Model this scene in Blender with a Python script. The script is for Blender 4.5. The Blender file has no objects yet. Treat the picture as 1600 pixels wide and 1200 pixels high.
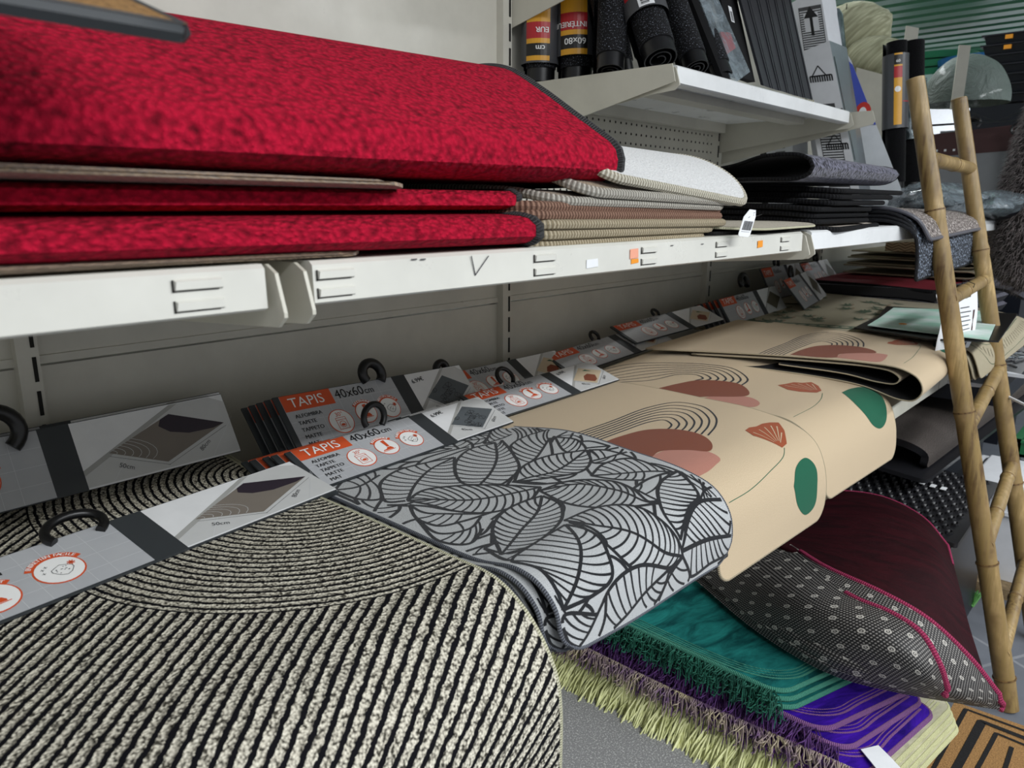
import bpy, bmesh, math, random
import numpy as np
from mathutils import Vector
R = math.radians
scene = bpy.context.scene
col = scene.collection
random.seed(7)
# ------------------------------------------------------------------ camera, world, lights, exposure
cam_d = bpy.data.cameras.new('camera'); cam = bpy.data.objects.new('camera', cam_d); col.objects.link(cam); scene.camera = cam
cam_d.sensor_width = 36; cam_d.lens = 36*1161/1600; cam_d.clip_start = .02
cam.location = (0, 0, 1.2)
_y, _p, _r = R(42.25), R(13.6), R(.23)
_f = Vector((math.cos(_y)*math.cos(_p), math.sin(_y)*math.cos(_p), -math.sin(_p)))
_rt = Vector((math.sin(_y), -math.cos(_y), 0)); _up = _rt.cross(_f)
_rt, _up = _rt*math.cos(_r)+_up*math.sin(_r), _up*math.cos(_r)-_rt*math.sin(_r)
from mathutils import Matrix
cam.rotation_euler = Matrix((_rt, _up, -_f)).transposed().to_euler()
cam_d.dof.use_dof = True; cam_d.dof.focus_distance = 1.15; cam_d.dof.aperture_fstop = 9.5
w = bpy.data.worlds.new('world'); scene.world = w; w.use_nodes = True
w.node_tree.nodes['Background'].inputs[0].default_value = (.93, .96, 1, 1); w.node_tree.nodes['Background'].inputs[1].default_value = .42
def area(name, loc, sx, sy, power, color=(.95, .98, 1), rot=(0, 0, 0)):
    d = bpy.data.lights.new(name, 'AREA'); d.shape = 'RECTANGLE'; d.size = sx; d.size_y = sy; d.energy = power; d.color = color
    o = bpy.data.objects.new(name, d); col.objects.link(o); o.location = loc; o.rotation_euler = rot
    return o
area('ceiling_strip_light', (.4, -1.9, 2.6), 2.8, .35, 118)
area('ceiling_strip_light', (3.6, -1.9, 2.6), 2.8, .35, 80)
area('ceiling_strip_light', (8.6, 1.0, 2.9), .5, 3.2, 170)
area('ceiling_strip_light', (4.2, 2.2, 3.0), 2.4, .3, 50)
scene.view_settings.view_transform = 'Standard'; scene.view_settings.look = 'None'
scene.view_settings.exposure = .2; scene.view_settings.gamma = 1
# ------------------------------------------------------------------ smooth sheets
def catmull(P, n):
    P = np.array(P, float)
    if len(P) == 1: return np.repeat(P, n, 0)
    if len(P) == 2:
        t = np.linspace(0, 1, n).reshape((-1,)+(1,)*(P.ndim-1)); return P[0]*(1-t)+P[1]*t
    d = np.r_[0, np.cumsum(np.maximum(np.linalg.norm(np.diff(P.reshape(len(P), -1), axis=0), axis=1), 1e-6)**.5)]
    E = np.concatenate([[2*P[0]-P[1]], P, [2*P[-1]-P[-2]]]); k = np.r_[2*d[0]-d[1], d, 2*d[-1]-d[-2]]
    out = []
    for x in np.linspace(d[0], d[-1], n):
        i = min(max(np.searchsorted(d, x, 'right')-1, 0), len(d)-2)
        t0, t1, t2, t3 = k[i:i+4]; p0, p1, p2, p3 = E[i:i+4]
        a1 = (t1-x)/(t1-t0)*p0+(x-t0)/(t1-t0)*p1; a2 = (t2-x)/(t2-t1)*p1+(x-t1)/(t2-t1)*p2
        a3 = (t3-x)/(t3-t2)*p2+(x-t2)/(t3-t2)*p3
        b1 = (t2-x)/(t2-t0)*a1+(x-t0)/(t2-t0)*a2; b2 = (t3-x)/(t3-t1)*a2+(x-t1)/(t3-t1)*a3
        out.append((t2-x)/(t2-t1)*b1+(x-t1)/(t2-t1)*b2)
    return np.array(out)
class Surf:
    """smooth sheet through rows of 3-D control points; s runs along a row, t down the rows, both in metres"""
    def __init__(self, rows, nu=24, nv=160, flip=False):
        nu = 2 if len(rows[0]) == 2 else nu
        R_ = np.array([catmull(r, nu) for r in rows])
        G = catmull(R_, nv)
        c = G[:, G.shape[1]//2]; dv = np.r_[0, np.cumsum(np.linalg.norm(np.diff(c, axis=0), axis=1))]
        r = G[G.shape[0]//2]; du = np.r_[0, np.cumsum(np.linalg.norm(np.diff(r, axis=0), axis=1))]
        self.L, self.W = dv[-1], du[-1]; self.dv, self.du, self.G = dv, du, G; self.sg = -1 if flip else 1
    def base(self, s, t):
        s = np.asarray(s, float); t = np.asarray(t, float)
        fi = np.interp(s, self.du, np.arange(len(self.du))); fj = np.interp(t, self.dv, np.arange(len(self.dv)))
        i = np.clip(fi.astype(int), 0, len(self.du)-2); j = np.clip(fj.astype(int), 0, len(self.dv)-2)
        a = (fi-i)[..., None]; b = (fj-j)[..., None]; G = self.G
        return (G[j, i]*(1-a)+G[j, i+1]*a)*(1-b)+(G[j+1, i]*(1-a)+G[j+1, i+1]*a)*b
    def normal(self, s, t):
        e = 1.5e-3; s = np.asarray(s, float); t = np.asarray(t, float)
        s0, s1 = np.clip(s-e, 0, self.W), np.clip(s+e, 0, self.W); t0, t1 = np.clip(t-e*2, 0, self.L), np.clip(t+e*2, 0, self.L)
        n = np.cross(self.base(s1, t)-self.base(s0, t), self.base(s, t0)-self.base(s, t1))
        return n/np.maximum(np.linalg.norm(n, axis=-1, keepdims=True), 1e-9)*self.sg
    def __call__(self, s, t, off=0.):
        P = self.base(s, t)
        return P+self.normal(s, t)*np.asarray(off)[..., None] if np.any(off) else P
SURF = {}
# ---- the hanging mats: rows run from the back (header end) to the hanging hem; row = [left point, right point]
SURF['leaf'] = Surf([
 [(.555,.935,.800),(.665,.945,.803),(.86,.945,.805),(.965,.95,.800)],
 [(.555,.86,.800),(.69,.86,.802),(.87,.87,.806),(.965,.88,.805)],
 [(.555,.70,.801),(.69,.72,.800),(.87,.74,.814),(.965,.745,.824)],
 [(.555,.56,.802),(.69,.58,.803),(.87,.60,.812),(.965,.62,.818)],
 [(.555,.495,.813),(.69,.50,.812),(.87,.515,.812),(.965,.525,.810)],
 [(.555,.462,.805),(.69,.462,.802),(.87,.47,.798),(.965,.472,.794)],
 [(.555,.440,.785),(.69,.440,.782),(.87,.445,.772),(.962,.444,.765)],
 [(.555,.432,.760),(.69,.432,.752),(.87,.437,.740),(.96,.436,.730)],
 [(.555,.424,.735),(.69,.430,.715),(.87,.437,.700),(.96,.440,.690)]])
_stripe = lambda dy: [
 [(.005,.93+dy,.812),(.52,.93+dy,.812)], [(.005,.75+dy,.815),(.52,.75+dy,.817)], [(.005,.58+dy*.4,.815),(.52,.57+dy*.4,.817)],
 [(.005,.50,.812),(.52,.495,.815)], [(.005,.455,.80),(.52,.455,.796)], [(.005,.425,.775),(.52,.427,.768)],
 [(.005,.410,.735),(.52,.409,.735)], [(.005,.402,.69),(.52,.403,.70)], [(.005,.400,.60),(.52,.402,.62)], [(.005,.398,.49),(.52,.402,.50)]]
SURF['stripe'] = Surf(_stripe(0))
SURF['stripe2'] = Surf([[(.005,1.15,.812),(.53,1.15,.808)], [(.005,1.0,.800),(.53,1.0,.797)], [(.005,.93,.793),(.53,.93,.790)], [(.005,.7,.787),(.528,.7,.787)],
 [(.005,.51,.783),(.528,.51,.783)], [(.005,.463,.76),(.527,.455,.757)], [(.005,.437,.70),(.527,.436,.70)], [(.005,.432,.60),(.527,.434,.64)]])
SURF['cream1'] = Surf([
 [(.945,.975,.805),(1.345,.975,.812)], [(.945,.86,.806),(1.345,.86,.820)], [(.945,.70,.808),(1.35,.70,.817)], [(.945,.58,.810),(1.35,.585,.814)],
 [(.945,.52,.806),(1.35,.51,.800)], [(.945,.475,.785),(1.35,.468,.776)], [(.945,.455,.75),(1.35,.448,.74)], [(.945,.448,.70),(1.35,.438,.69)], [(.945,.440,.655),(1.35,.440,.632)]])
SURF['cream2'] = Surf([
 [(1.365,1.02,.806),(1.79,1.0,.842)], [(1.365,.85,.806),(1.79,.80,.835)], [(1.365,.70,.806),(1.79,.70,.815)], [(1.365,.59,.806),(1.79,.60,.803)],
 [(1.365,.52,.800),(1.79,.50,.788)], [(1.365,.478,.775),(1.79,.463,.762)], [(1.365,.455,.74),(1.79,.446,.72)], [(1.365,.445,.69),(1.79,.440,.68)], [(1.365,.44,.66),(1.79,.438,.64)]])

# ------------------------------------------------------------------ materials
def lin(h):
    h = h.lstrip('#'); v = [int(h[i:i+2], 16)/255 for i in (0, 2, 4)]
    return tuple(c/12.92 if c <= .04045 else ((c+.055)/1.055)**2.4 for c in v)+(1,)
class N:                                        # tiny wrapper: arithmetic on shader sockets
    def __init__(s, nt, sock): s.nt, s.k = nt, sock
    def _m(s, op, o=None, o2=None):
        n = s.nt.nodes.new('ShaderNodeMath'); n.operation = op
        for i, v in enumerate((s, o, o2)):
            if v is None: continue
            if isinstance(v, N): s.nt.links.new(v.k, n.inputs[i])
            else: n.inputs[i].default_value = v
        return N(s.nt, n.outputs[0])
    def __add__(s, o): return s._m('ADD', o)
    __radd__ = __add__
    def __sub__(s, o): return s._m('SUBTRACT', o)
    def __rsub__(s, o): return (s*-1)+o
    def __mul__(s, o): return s._m('MULTIPLY', o)
    __rmul__ = __mul__
    def __truediv__(s, o): return s._m('DIVIDE', o)
    def f(s, op, *a): return s._m(op, *a)
M = {}
def newmat(name):
    m = bpy.data.materials.new(name); m.use_nodes = True; nt = m.node_tree; b = nt.nodes['Principled BSDF']
    M[name] = m; return m, nt, b
def coords(nt, kind='Object'):
    tc = nt.nodes.new('ShaderNodeTexCoord'); return tc.outputs[kind]
def noise(nt, vec, scale, detail=3, rough=.6, dist=0):
    n = nt.nodes.new('ShaderNodeTexNoise'); nt.links.new(vec, n.inputs['Vector']); n.inputs['Scale'].default_value = scale
    n.inputs['Detail'].default_value = detail; n.inputs['Roughness'].default_value = rough; n.inputs['Distortion'].default_value = dist
    return n.outputs['Fac']
def voro(nt, vec, scale, feat='F1', rnd=1, out='Distance'):
    n = nt.nodes.new('ShaderNodeTexVoronoi'); n.feature = feat; nt.links.new(vec, n.inputs['Vector']); n.inputs['Scale'].default_value = scale
    n.inputs['Randomness'].default_value = rnd; return n.outputs[out]
def ramp(nt, fac, stops, interp='LINEAR'):
    n = nt.nodes.new('ShaderNodeValToRGB'); n.color_ramp.interpolation = interp; nt.links.new(fac, n.inputs[0])
    e = n.color_ramp.elements
    while len(e) < len(stops): e.new(.5)
    for k, (p, c) in enumerate(stops): e[k].position = p; e[k].color = c if len(c) == 4 else tuple(c)+(1,)
    return n.outputs[0]
def bump(nt, b, h, dist, strength=1.):
    n = nt.nodes.new('ShaderNodeBump'); n.inputs['Strength'].default_value = strength; n.inputs['Distance'].default_value = dist
    nt.links.new(h, n.inputs['Height']); nt.links.new(n.outputs[0], b.inputs['Normal']); return n
def mapping(nt, vec, sc=(1, 1, 1), rot=(0, 0, 0)):
    n = nt.nodes.new('ShaderNodeMapping'); nt.links.new(vec, n.inputs[0]); n.inputs['Scale'].default_value = sc; n.inputs['Rotation'].default_value = rot
    return n.outputs[0]
def mixc(nt, fac, a, b):
    n = nt.nodes.new('ShaderNodeMix'); n.data_type = 'RGBA'; nt.links.new(fac, n.inputs[0])
    for i, v in ((6, a), (7, b)):
        if isinstance(v, tuple): n.inputs[i].default_value = v
        else: nt.links.new(v, n.inputs[i])
    return n.outputs[2]
def plain(name, c, rough=.5, metal=0, c2=None, sc=30, bmp=0, bsc=200, coat=0, sheen=0, kind='Object', alpha=1, spec=.5, trans=0):
    m, nt, b = newmat(name); v = coords(nt, kind); c = lin(c) if isinstance(c, str) else c
    if c2: nt.links.new(ramp(nt, noise(nt, v, sc), [(.35, c), (.65, lin(c2))]), b.inputs['Base Color'])
    else:
        k = .94
        nt.links.new(ramp(nt, noise(nt, v, sc), [(.3, tuple(x*k for x in c[:3])+(1,)), (.7, c)]), b.inputs['Base Color'])
    b.inputs['Roughness'].default_value = rough; b.inputs['Metallic'].default_value = metal; b.inputs['Coat Weight'].default_value = coat
    b.inputs['Specular IOR Level'].default_value = spec
    if sheen: b.inputs['Sheen Weight'].default_value = sheen; b.inputs['Sheen Roughness'].default_value = .4
    if alpha < 1: b.inputs['Alpha'].default_value = alpha
    if trans: b.inputs['Transmission Weight'].default_value = trans
    if bmp: bump(nt, b, noise(nt, v, bsc, 4), bmp)
    return m
def pile(name, c1, c2, scale=260, depth=.003, sheen=.3, aniso=1, kind='UV', wob=.0, contrast=(.25, .7), rough=.95):
    """looped or tufted pile: little knots, dark gaps between them"""
    m, nt, b = newmat(name); v = mapping(nt, coords(nt, kind), (1, aniso, 1))
    if wob:
        n = nt.nodes.new('ShaderNodeTexNoise'); n.inputs['Scale'].default_value = 60; nt.links.new(v, n.inputs['Vector'])
        mx = nt.nodes.new('ShaderNodeVectorMath'); mx.operation = 'MULTIPLY_ADD'; nt.links.new(n.outputs['Color'], mx.inputs[0])
        mx.inputs[1].default_value = (wob,)*3; nt.links.new(v, mx.inputs[2]); v = mx.outputs[0]
    d = voro(nt, v, scale, 'SMOOTH_F1'); n2 = noise(nt, v, scale*2.5, 2)
    h = (N(nt, d)*-1+1)+N(nt, n2)*.25
    nt.links.new(ramp(nt, (N(nt, d)*.8+N(nt, n2)*.3).k, [(contrast[0], lin(c1)), (contrast[1], lin(c2))]), b.inputs['Base Color'])
    b.inputs['Roughness'].default_value = rough; b.inputs['Sheen Weight'].default_value = sheen; b.inputs['Specular IOR Level'].default_value = .15
    bump(nt, b, h.k, depth); return m
def weave(name, c1, c2, pitch=.0012, depth=.0004, mix=.5, rough=.85, sheen=.1, ns=700):
    m, nt, b = newmat(name); v = coords(nt, 'UV'); sx = nt.nodes.new('ShaderNodeSeparateXYZ'); nt.links.new(v, sx.inputs[0])
    a, c = N(nt, sx.outputs[0]), N(nt, sx.outputs[1]); k = 2*math.pi/pitch
    wv = ((a*k).f('SINE')*((c*k).f('SINE')))*.5+.5
    n = N(nt, noise(nt, v, ns, 2))
    nt.links.new(ramp(nt, (wv*mix+n*(1-mix)).k, [(.3, lin(c1)), (.7, lin(c2))]), b.inputs['Base Color'])
    b.inputs['Roughness'].default_value = rough; b.inputs['Sheen Weight'].default_value = sheen; b.inputs['Specular IOR Level'].default_value = .2
    bump(nt, b, (wv+n*.5).k, depth); return m
def stitched(name, c1, c2, pitch=.004, depth=.0015, slant=.5, rough=.8, sheen=.0):
    """over-sewn binding: threads running round the edge (uv.x along it, uv.y round it)"""
    m, nt, b = newmat(name); v = coords(nt, 'UV'); sx = nt.nodes.new('ShaderNodeSeparateXYZ'); nt.links.new(v, sx.inputs[0])
    a, c = N(nt, sx.outputs[0]), N(nt, sx.outputs[1]); n = N(nt, noise(nt, v, 300, 2))
    wv = ((a/pitch+c*slant+n*.35)*6.2832).f('SINE')*.5+.5
    nt.links.new(ramp(nt, wv.k, [(.02, lin(c1)), (.45, lin(c2))]), b.inputs['Base Color'])
    b.inputs['Roughness'].default_value = rough; b.inputs['Sheen Weight'].default_value = sheen; b.inputs['Specular IOR Level'].default_value = .25
    bump(nt, b, wv.k, depth); return m
def metalpaint(name, c, rough=.35, c2=None):
    m, nt, b = newmat(name); v = coords(nt)
    c = lin(c); n = noise(nt, v, 5, 5, .65); nt.links.new(ramp(nt, n, [(.3, tuple(x*.86 for x in c[:3])+(1,)), (.6, c)]), b.inputs['Base Color'])
    nt.links.new(ramp(nt, noise(nt, v, 9, 6, .7), [(.3, (rough*.8,)*3), (.7, (rough*1.25,)*3)]), b.inputs['Roughness'])
    b.inputs['Specular IOR Level'].default_value = .5; bump(nt, b, noise(nt, v, 6, 2), .0012, .6); return m
metalpaint('panel_paint', '#d3d0c4', .33); metalpaint('shelf_paint', '#dddcd3', .3); metalpaint('bracket_paint', '#cbc8ba', .4); metalpaint('white_shelf_paint', '#f2f4f4', .3)
plain('slot_and_shadow_dark', '#15140f', .8); plain('plaster', '#b9b8b0', .8, bmp=.001)
plain('black_plastic', '#0b0b0d', .35); plain('black_matte', '#0c0c0e', .85); plain('rubber', '#1b1b1f', .42, bmp=.0002, bsc=400)
plain('grey_rubber', '#5c5c64', .4); plain('dark_grey_card', '#33373a', .55); plain('card_grey', '#b3b5b8', .42, c2='#aeb0b4'); plain('card_line', '#d6d8da', .45)
plain('card_white', '#e8e9ea', .4); plain('card_shade', '#a9a9a6', .45); plain('orange', '#d8562b', .45); plain('print_white', '#f4f4f2', .45); plain('ink', '#17181b', .5)
plain('skin_tile', '#c9cac9', .5); plain('photo_brown', '#7b736a', .6); plain('photo_dark', '#2d2430', .5); plain('photo_leaf', '#565c60', .6); plain('photo_cream', '#c9b79b', .6); plain('photo_olive', '#5a5444', .6)
plain('sticker_orange', '#f59a23', .5); plain('sticker_pink', '#f3a98c', .5); plain('paper', '#eef0f2', .6)
pile('red_boucle', '#ba1434', '#33020b', 190, .005, .0, 1.0, wob=.002, contrast=(.35, .95))
pile('beige_boucle', '#a8927a', '#574636', 230, .0035, .2, contrast=(.35, .95))
stitched('black_binding', '#050506', '#1c1c20', .0035, .002, .8, .9, .2)
pile('white_plush', '#f3f3f1', '#cfcfce', 420, .0022, .5, contrast=(.2, .9)); pile('tan_plush', '#b3a184', '#7b6b54', 420, .0015, .3)
stitched('cream_whip', '#9b927c', '#efe9d6', .0052, .0018, .25); stitched('grey_whip', '#8b857a', '#d9d4c8', .0052, .0018, .25); stitched('beige_whip', '#8f8064', '#cdbfa3', .005, .0016, .25); stitched('brown_whip', '#5d4033', '#a98470', .005, .0016, .25)
pile('navy_grey_pile', '#8a899c', '#15151e', 230, .002, .2, contrast=(.15, .7)); pile('black_pile', '#0d0d10', '#050506', 400, .001, .1); stitched('black_whip', '#020203', '#17171a', .006, .0015, .3, .9)
pile('pale_loop', '#d8ccbc', '#a09282', 500, .001, .2); pile('oat_loop', '#cfc7b6', '#a39a88', 600, .0008, .1)
def specks(name, base, fleck, scale, thr=.62, depth=.001, rough=.8, base2=None):
    m, nt, b = newmat(name); v = coords(nt, 'UV'); n = noise(nt, v, scale, 3, .7)
    nt.links.new(ramp(nt, n, [(.35, lin(base)), (thr-.04, lin(base2 or base)), (thr+.05, lin(fleck))]), b.inputs['Base Color'])
    b.inputs['Roughness'].default_value = rough; b.inputs['Specular IOR Level'].default_value = .3; bump(nt, b, n, depth); return m
specks('charcoal_fleck', '#07070a', '#9aa0ae', 330, .63); specks('brown_fleck', '#332c2a', '#d8d0ca', 200, .56, base2='#6a605c'); specks('blue_fleck', '#0c1018', '#a6b2c4', 170, .56)
specks('grey_carpet', '#8f8f8f', '#c9c9c7', 300, .56, .0015, .95); specks('dark_carpet', '#3b3532', '#6a625d', 420, .55)
weave('leaf_fabric', '#8a8d8f', '#d6d8d8', .0022, .0003, .4); weave('leaf_line', '#111215', '#25272b', .0016, .0003)
stitched('grey_binding', '#2c2e33', '#7b7f88', .003, .0008, 1.0); stitched('cream_edge', '#8f8c6e', '#e9e6c8', .003, .0008, 1.0); stitched('sand_edge', '#5f5748', '#c5b79b', .003, .0006, 1.0)
weave('cream_fabric', '#b5a083', '#dcc8a8', .0018, .00025, .4); weave('print_black', '#15171c', '#262a33', .0014, .0002); weave('terracotta', '#6b321c', '#8f4b2e', .0014, .0002); weave('pink_print', '#a96f5e', '#c28a7a', .0014, .0002)
weave('green_print', '#0a4a34', '#186b4e', .0014, .0002); weave('rust_print', '#8f4323', '#a85634', .0014, .0002); weave('olive_fabric', '#a0967c', '#bdb399', .0014, .0003)
weave('leaf_green', '#3c5138', '#566a4d', .0014, .0002); weave('brown_print', '#8a7256', '#9d8568', .0014, .0002)
plain('underside', '#0e0e10', .8, bmp=.0003)
def velvet(name, c1, c2, sc=14, sheen=1.0, tint=None):
    m, nt, b = newmat(name); v = coords(nt, 'UV'); n = noise(nt, mapping(nt, v, (1, 3, 1)), sc, 5, .65, .8)
    nt.links.new(ramp(nt, n, [(.35, lin(c1)), (.65, lin(c2))]), b.inputs['Base Color']); b.inputs['Roughness'].default_value = .75
    b.inputs['Sheen Weight'].default_value = sheen; b.inputs['Sheen Roughness'].default_value = .3
    if tint: b.inputs['Sheen Tint'].default_value = lin(tint)
    b.inputs['Specular IOR Level'].default_value = .12
    bump(nt, b, noise(nt, v, 60, 4), .002, .6); return m
velvet('teal_velvet', '#073f40', '#23807a', 9, .45, '#6fd6c4'); velvet('purple_velvet', '#1a0460', '#4418ac', 9, .35, '#8a5cff'); velvet('cream_velvet', '#a8a48c', '#c8c4a8', 16, .4)
velvet('maroon_velvet', '#1c0308', '#30060f', 10, .0, '#8a2a3a')
stitched('lilac_edge', '#4a2a5c', '#9a6aa0', .003, .001, .5); stitched('teal_edge', '#1b5a4c', '#5aa890', .003, .001, .5); stitched('lime_edge', '#a9a878', '#e2e2b0', .003, .001, .5); stitched('pink_edge', '#6e1836', '#ad3a62', .004, .0008, .5)
plain('teal_thread', '#0c4a3c', .8, c2='#1c6450'); plain('purple_thread', '#3a1c50', .8, c2='#5c3474'); plain('lime_thread', '#c6c98c', .8, c2='#f0f2ba'); plain('lavender_thread', '#6c5074', .8, c2='#b0a488')
def bamboo():
    m, nt, b = newmat('bamboo'); v = coords(nt); n = noise(nt, mapping(nt, v, (1, 1, .06)), 90, 5, .6); n2 = noise(nt, v, 7, 4, .6)
    c = mixc(nt, N(nt, n2).f('MULTIPLY_ADD', 3.0, -1.0).k, lin('#5c4426'), lin('#bda06c')); d = mixc(nt, ramp(nt, n, [(.4, (0, 0, 0)), (.6, (1, 1, 1))]), c, lin('#8f7748'))
    nt.links.new(d, b.inputs['Base Color']); b.inputs['Roughness'].default_value = .45; bump(nt, b, n, .0006)
bamboo(); plain('bamboo_node', '#4c3418', .6, c2='#84663c', sc=120); plain('bamboo_cut', '#c9b184', .8)
def dotted():
    m, nt, b = newmat('dotted_backing'); v = coords(nt, 'UV'); d = N(nt, voro(nt, v, 170, 'F1', .05)); base = ramp(nt, d.k, [(.2, lin('#8c8884')), (.36, lin('#121010'))])
    d2 = N(nt, voro(nt, mapping(nt, v, (1, 1, 1), (0, 0, .78)), 27, 'F1', .0)); ring = (d2-.12).f('ABSOLUTE').f('LESS_THAN', .035)+d2.f('LESS_THAN', .04)
    nt.links.new(mixc(nt, ring.f('MINIMUM', 1).k, base, lin('#b4b0a8')), b.inputs['Base Color']); b.inputs['Roughness'].default_value = .6; bump(nt, b, d.k, -.0008)
dotted()
def coir():
    m, nt, b = newmat('coir'); v = coords(nt, 'Object'); n = noise(nt, v, 330, 4, .8)
    nt.links.new(ramp(nt, n, [(.3, lin('#6f4a26')), (.7, lin('#d9a766'))]), b.inputs['Base Color']); b.inputs['Roughness'].default_value = .95; bump(nt, b, n, .004)
coir(); plain('coir_black', '#0d0c0c', .95, bmp=.003, bsc=330)
def stripes(name, cs, ct, Rr, pin=.0108, pout=.0126):
    """cream braid with black cords: concentric arcs inside a circle, slanting rows outside it"""
    m, nt, b = newmat(name); v = coords(nt, 'UV'); sx = nt.nodes.new('ShaderNodeSeparateXYZ'); nt.links.new(v, sx.inputs[0]); s, t = N(nt, sx.outputs[0]), N(nt, sx.outputs[1])
    wob = N(nt, noise(nt, v, 70, 2))-.5; wob2 = N(nt, noise(nt, v, 260, 2))-.5
    ds, dt = s-cs, t-ct; r = (ds*ds+dt*dt).f('SQRT'); inside = r.f('LESS_THAN', Rr)
    a = R(38); lo = s*math.sin(a)+t*math.cos(a)+(s-.3)*(s-.3)*(-.35)
    g = inside*(r/pin)+(1-inside)*(lo/pout)+wob*.40+wob2*.24
    fr = g.f('FRACT'); tri = (fr-.5).f('ABSOLUTE')*2                        # 0 in the middle of the braid, 1 at the cord
    edge = (r-Rr).f('ABSOLUTE').f('LESS_THAN', .0012)
    cut = inside*.66+(1-inside)*.62
    cord = tri.f('GREATER_THAN', cut).f('MAXIMUM', edge)
    d = N(nt, voro(nt, v, 400, 'SMOOTH_F1')); n = N(nt, noise(nt, v, 600, 2)); kn = (d*.75+n*.45)
    cream = ramp(nt, kn.k, [(.25, lin('#f0ebda')), (.5, lin('#c9c3b2')), (.74, lin('#3a372f'))])
    nt.links.new(mixc(nt, cord.k, cream, lin('#0c0c11')), b.inputs['Base Color']); b.inputs['Roughness'].default_value = .9; b.inputs['Specular IOR Level'].default_value = .15
    h = (1-cord)*((1-tri*tri)*1.2+(1-d)*.6)+cord*(n*.3)
    bump(nt, b, h.k, .0024)
stripes('striped_weave', .515, .09, .31); stripes('striped_weave_back', .53, .14, .30)
def tilefloor():
    m, nt, b = newmat('floor_tile'); v = coords(nt); br = nt.nodes.new('ShaderNodeTexBrick'); nt.links.new(mapping(nt, v, (1.6, 1.6, 1), (0, 0, .5)), br.inputs['Vector'])
    br.offset = 0; br.inputs['Scale'].default_value = 1; br.inputs['Brick Width'].default_value = 1; br.inputs['Row Height'].default_value = 1; br.inputs['Mortar Size'].default_value = .008
    br.inputs['Color1'].default_value = lin('#70747c'); br.inputs['Color2'].default_value = lin('#787c84'); br.inputs['Mortar'].default_value = lin('#a4a6aa')
    nt.links.new(mixc(nt, noise(nt, v, 14, 6), br.outputs[0], lin('#5f646c')), b.inputs['Base Color']); b.inputs['Roughness'].default_value = .4
tilefloor()
plain('green_metal', '#4f9470', .4); plain('white_gloss', '#eceef2', .25); plain('green_plastic', '#0c6a3a', .35); plain('blue_plastic', '#1c86d8', .35); plain('pale_green_plastic', '#2aa878', .4)
plain('navy_plastic', '#10141d', .35); plain('foil', '#aab4b8', .22, metal=.85, c2='#5b6a6c', sc=18, bmp=.004, bsc=30); plain('carton_grey', '#dcdee2', .6); plain('carton_white', '#e2e6ea', .5)
plain('blue_print', '#4a5bc0', .5); plain('red_print', '#d23b30', .5); plain('label_amber', '#e0a32a', .4); plain('label_red', '#b3232a', .4); plain('label_black', '#15130f', .4); plain('label_grey', '#4a4b4e', .35)
plain('slat_rubber', '#26272d', .5, bmp=.0004, bsc=60); plain('twine', '#b8ae80', .9); plain('aluminium', '#a9afb6', .3, metal=.8); plain('wire', '#3a3c3e', .35, metal=.7)
def film(name, c, alpha, rough=.12, sc=18):
    m, nt, b = newmat(name); v = coords(nt); n = noise(nt, v, sc, 5, .7, 1.5); b.inputs['Base Color'].default_value = lin(c); b.inputs['Roughness'].default_value = rough
    nt.links.new(ramp(nt, n, [(.42, (alpha,)*3), (.62, (min(1, alpha+.45),)*3)]), b.inputs['Alpha']); bump(nt, b, n, .02); b.inputs['Coat Weight'].default_value = .6; return m
film('clear_film', '#c8d0d2', .18); film('milky_film', '#6c7872', .97, .6, 9); M['milky_film'].node_tree.nodes['Principled BSDF'].inputs['Coat Weight'].default_value = .1; film('crumpled_film', '#9aa8b0', .35)
pile('cushion_weave', '#c2c2a4', '#96967a', 30, .002, .1, 3); plain('brown_card', '#4b2f2f', .6); plain('grey_hide', '#8d8f92', .7)
m, nt, b = newmat('herringbone'); v = coords(nt, 'Object'); sx = nt.nodes.new('ShaderNodeSeparateXYZ'); nt.links.new(v, sx.inputs[0]); a_, c_ = N(nt, sx.outputs[1])+N(nt, sx.outputs[0]), N(nt, sx.outputs[2])
zz = ((a_*40).f('PINGPONG', 1.0)+c_*90).f('FRACT'); nt.links.new(ramp(nt, zz.k, [(.25, lin('#6b5b43')), (.5, lin('#c3ad86'))]), b.inputs['Base Color']); b.inputs['Roughness'].default_value = .8
plain('fur', '#5a504e', .9, c2='#8f8583', sc=60, sheen=.4); plain('fur_core', '#2c2624', .95); plain('mint_print', '#a8d8c4', .5, c2='#e4efec', sc=9); plain('crimson_felt', '#8c0f28', .9); plain('cork_edge', '#a08a68', .9, c2='#6f5c40', bmp=.003)
plain('leaf_plastic', '#4a8a3a', .6); plain('price_orange', '#f3a12a', .5); plain('wood_board', '#cda877', .6)
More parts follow.
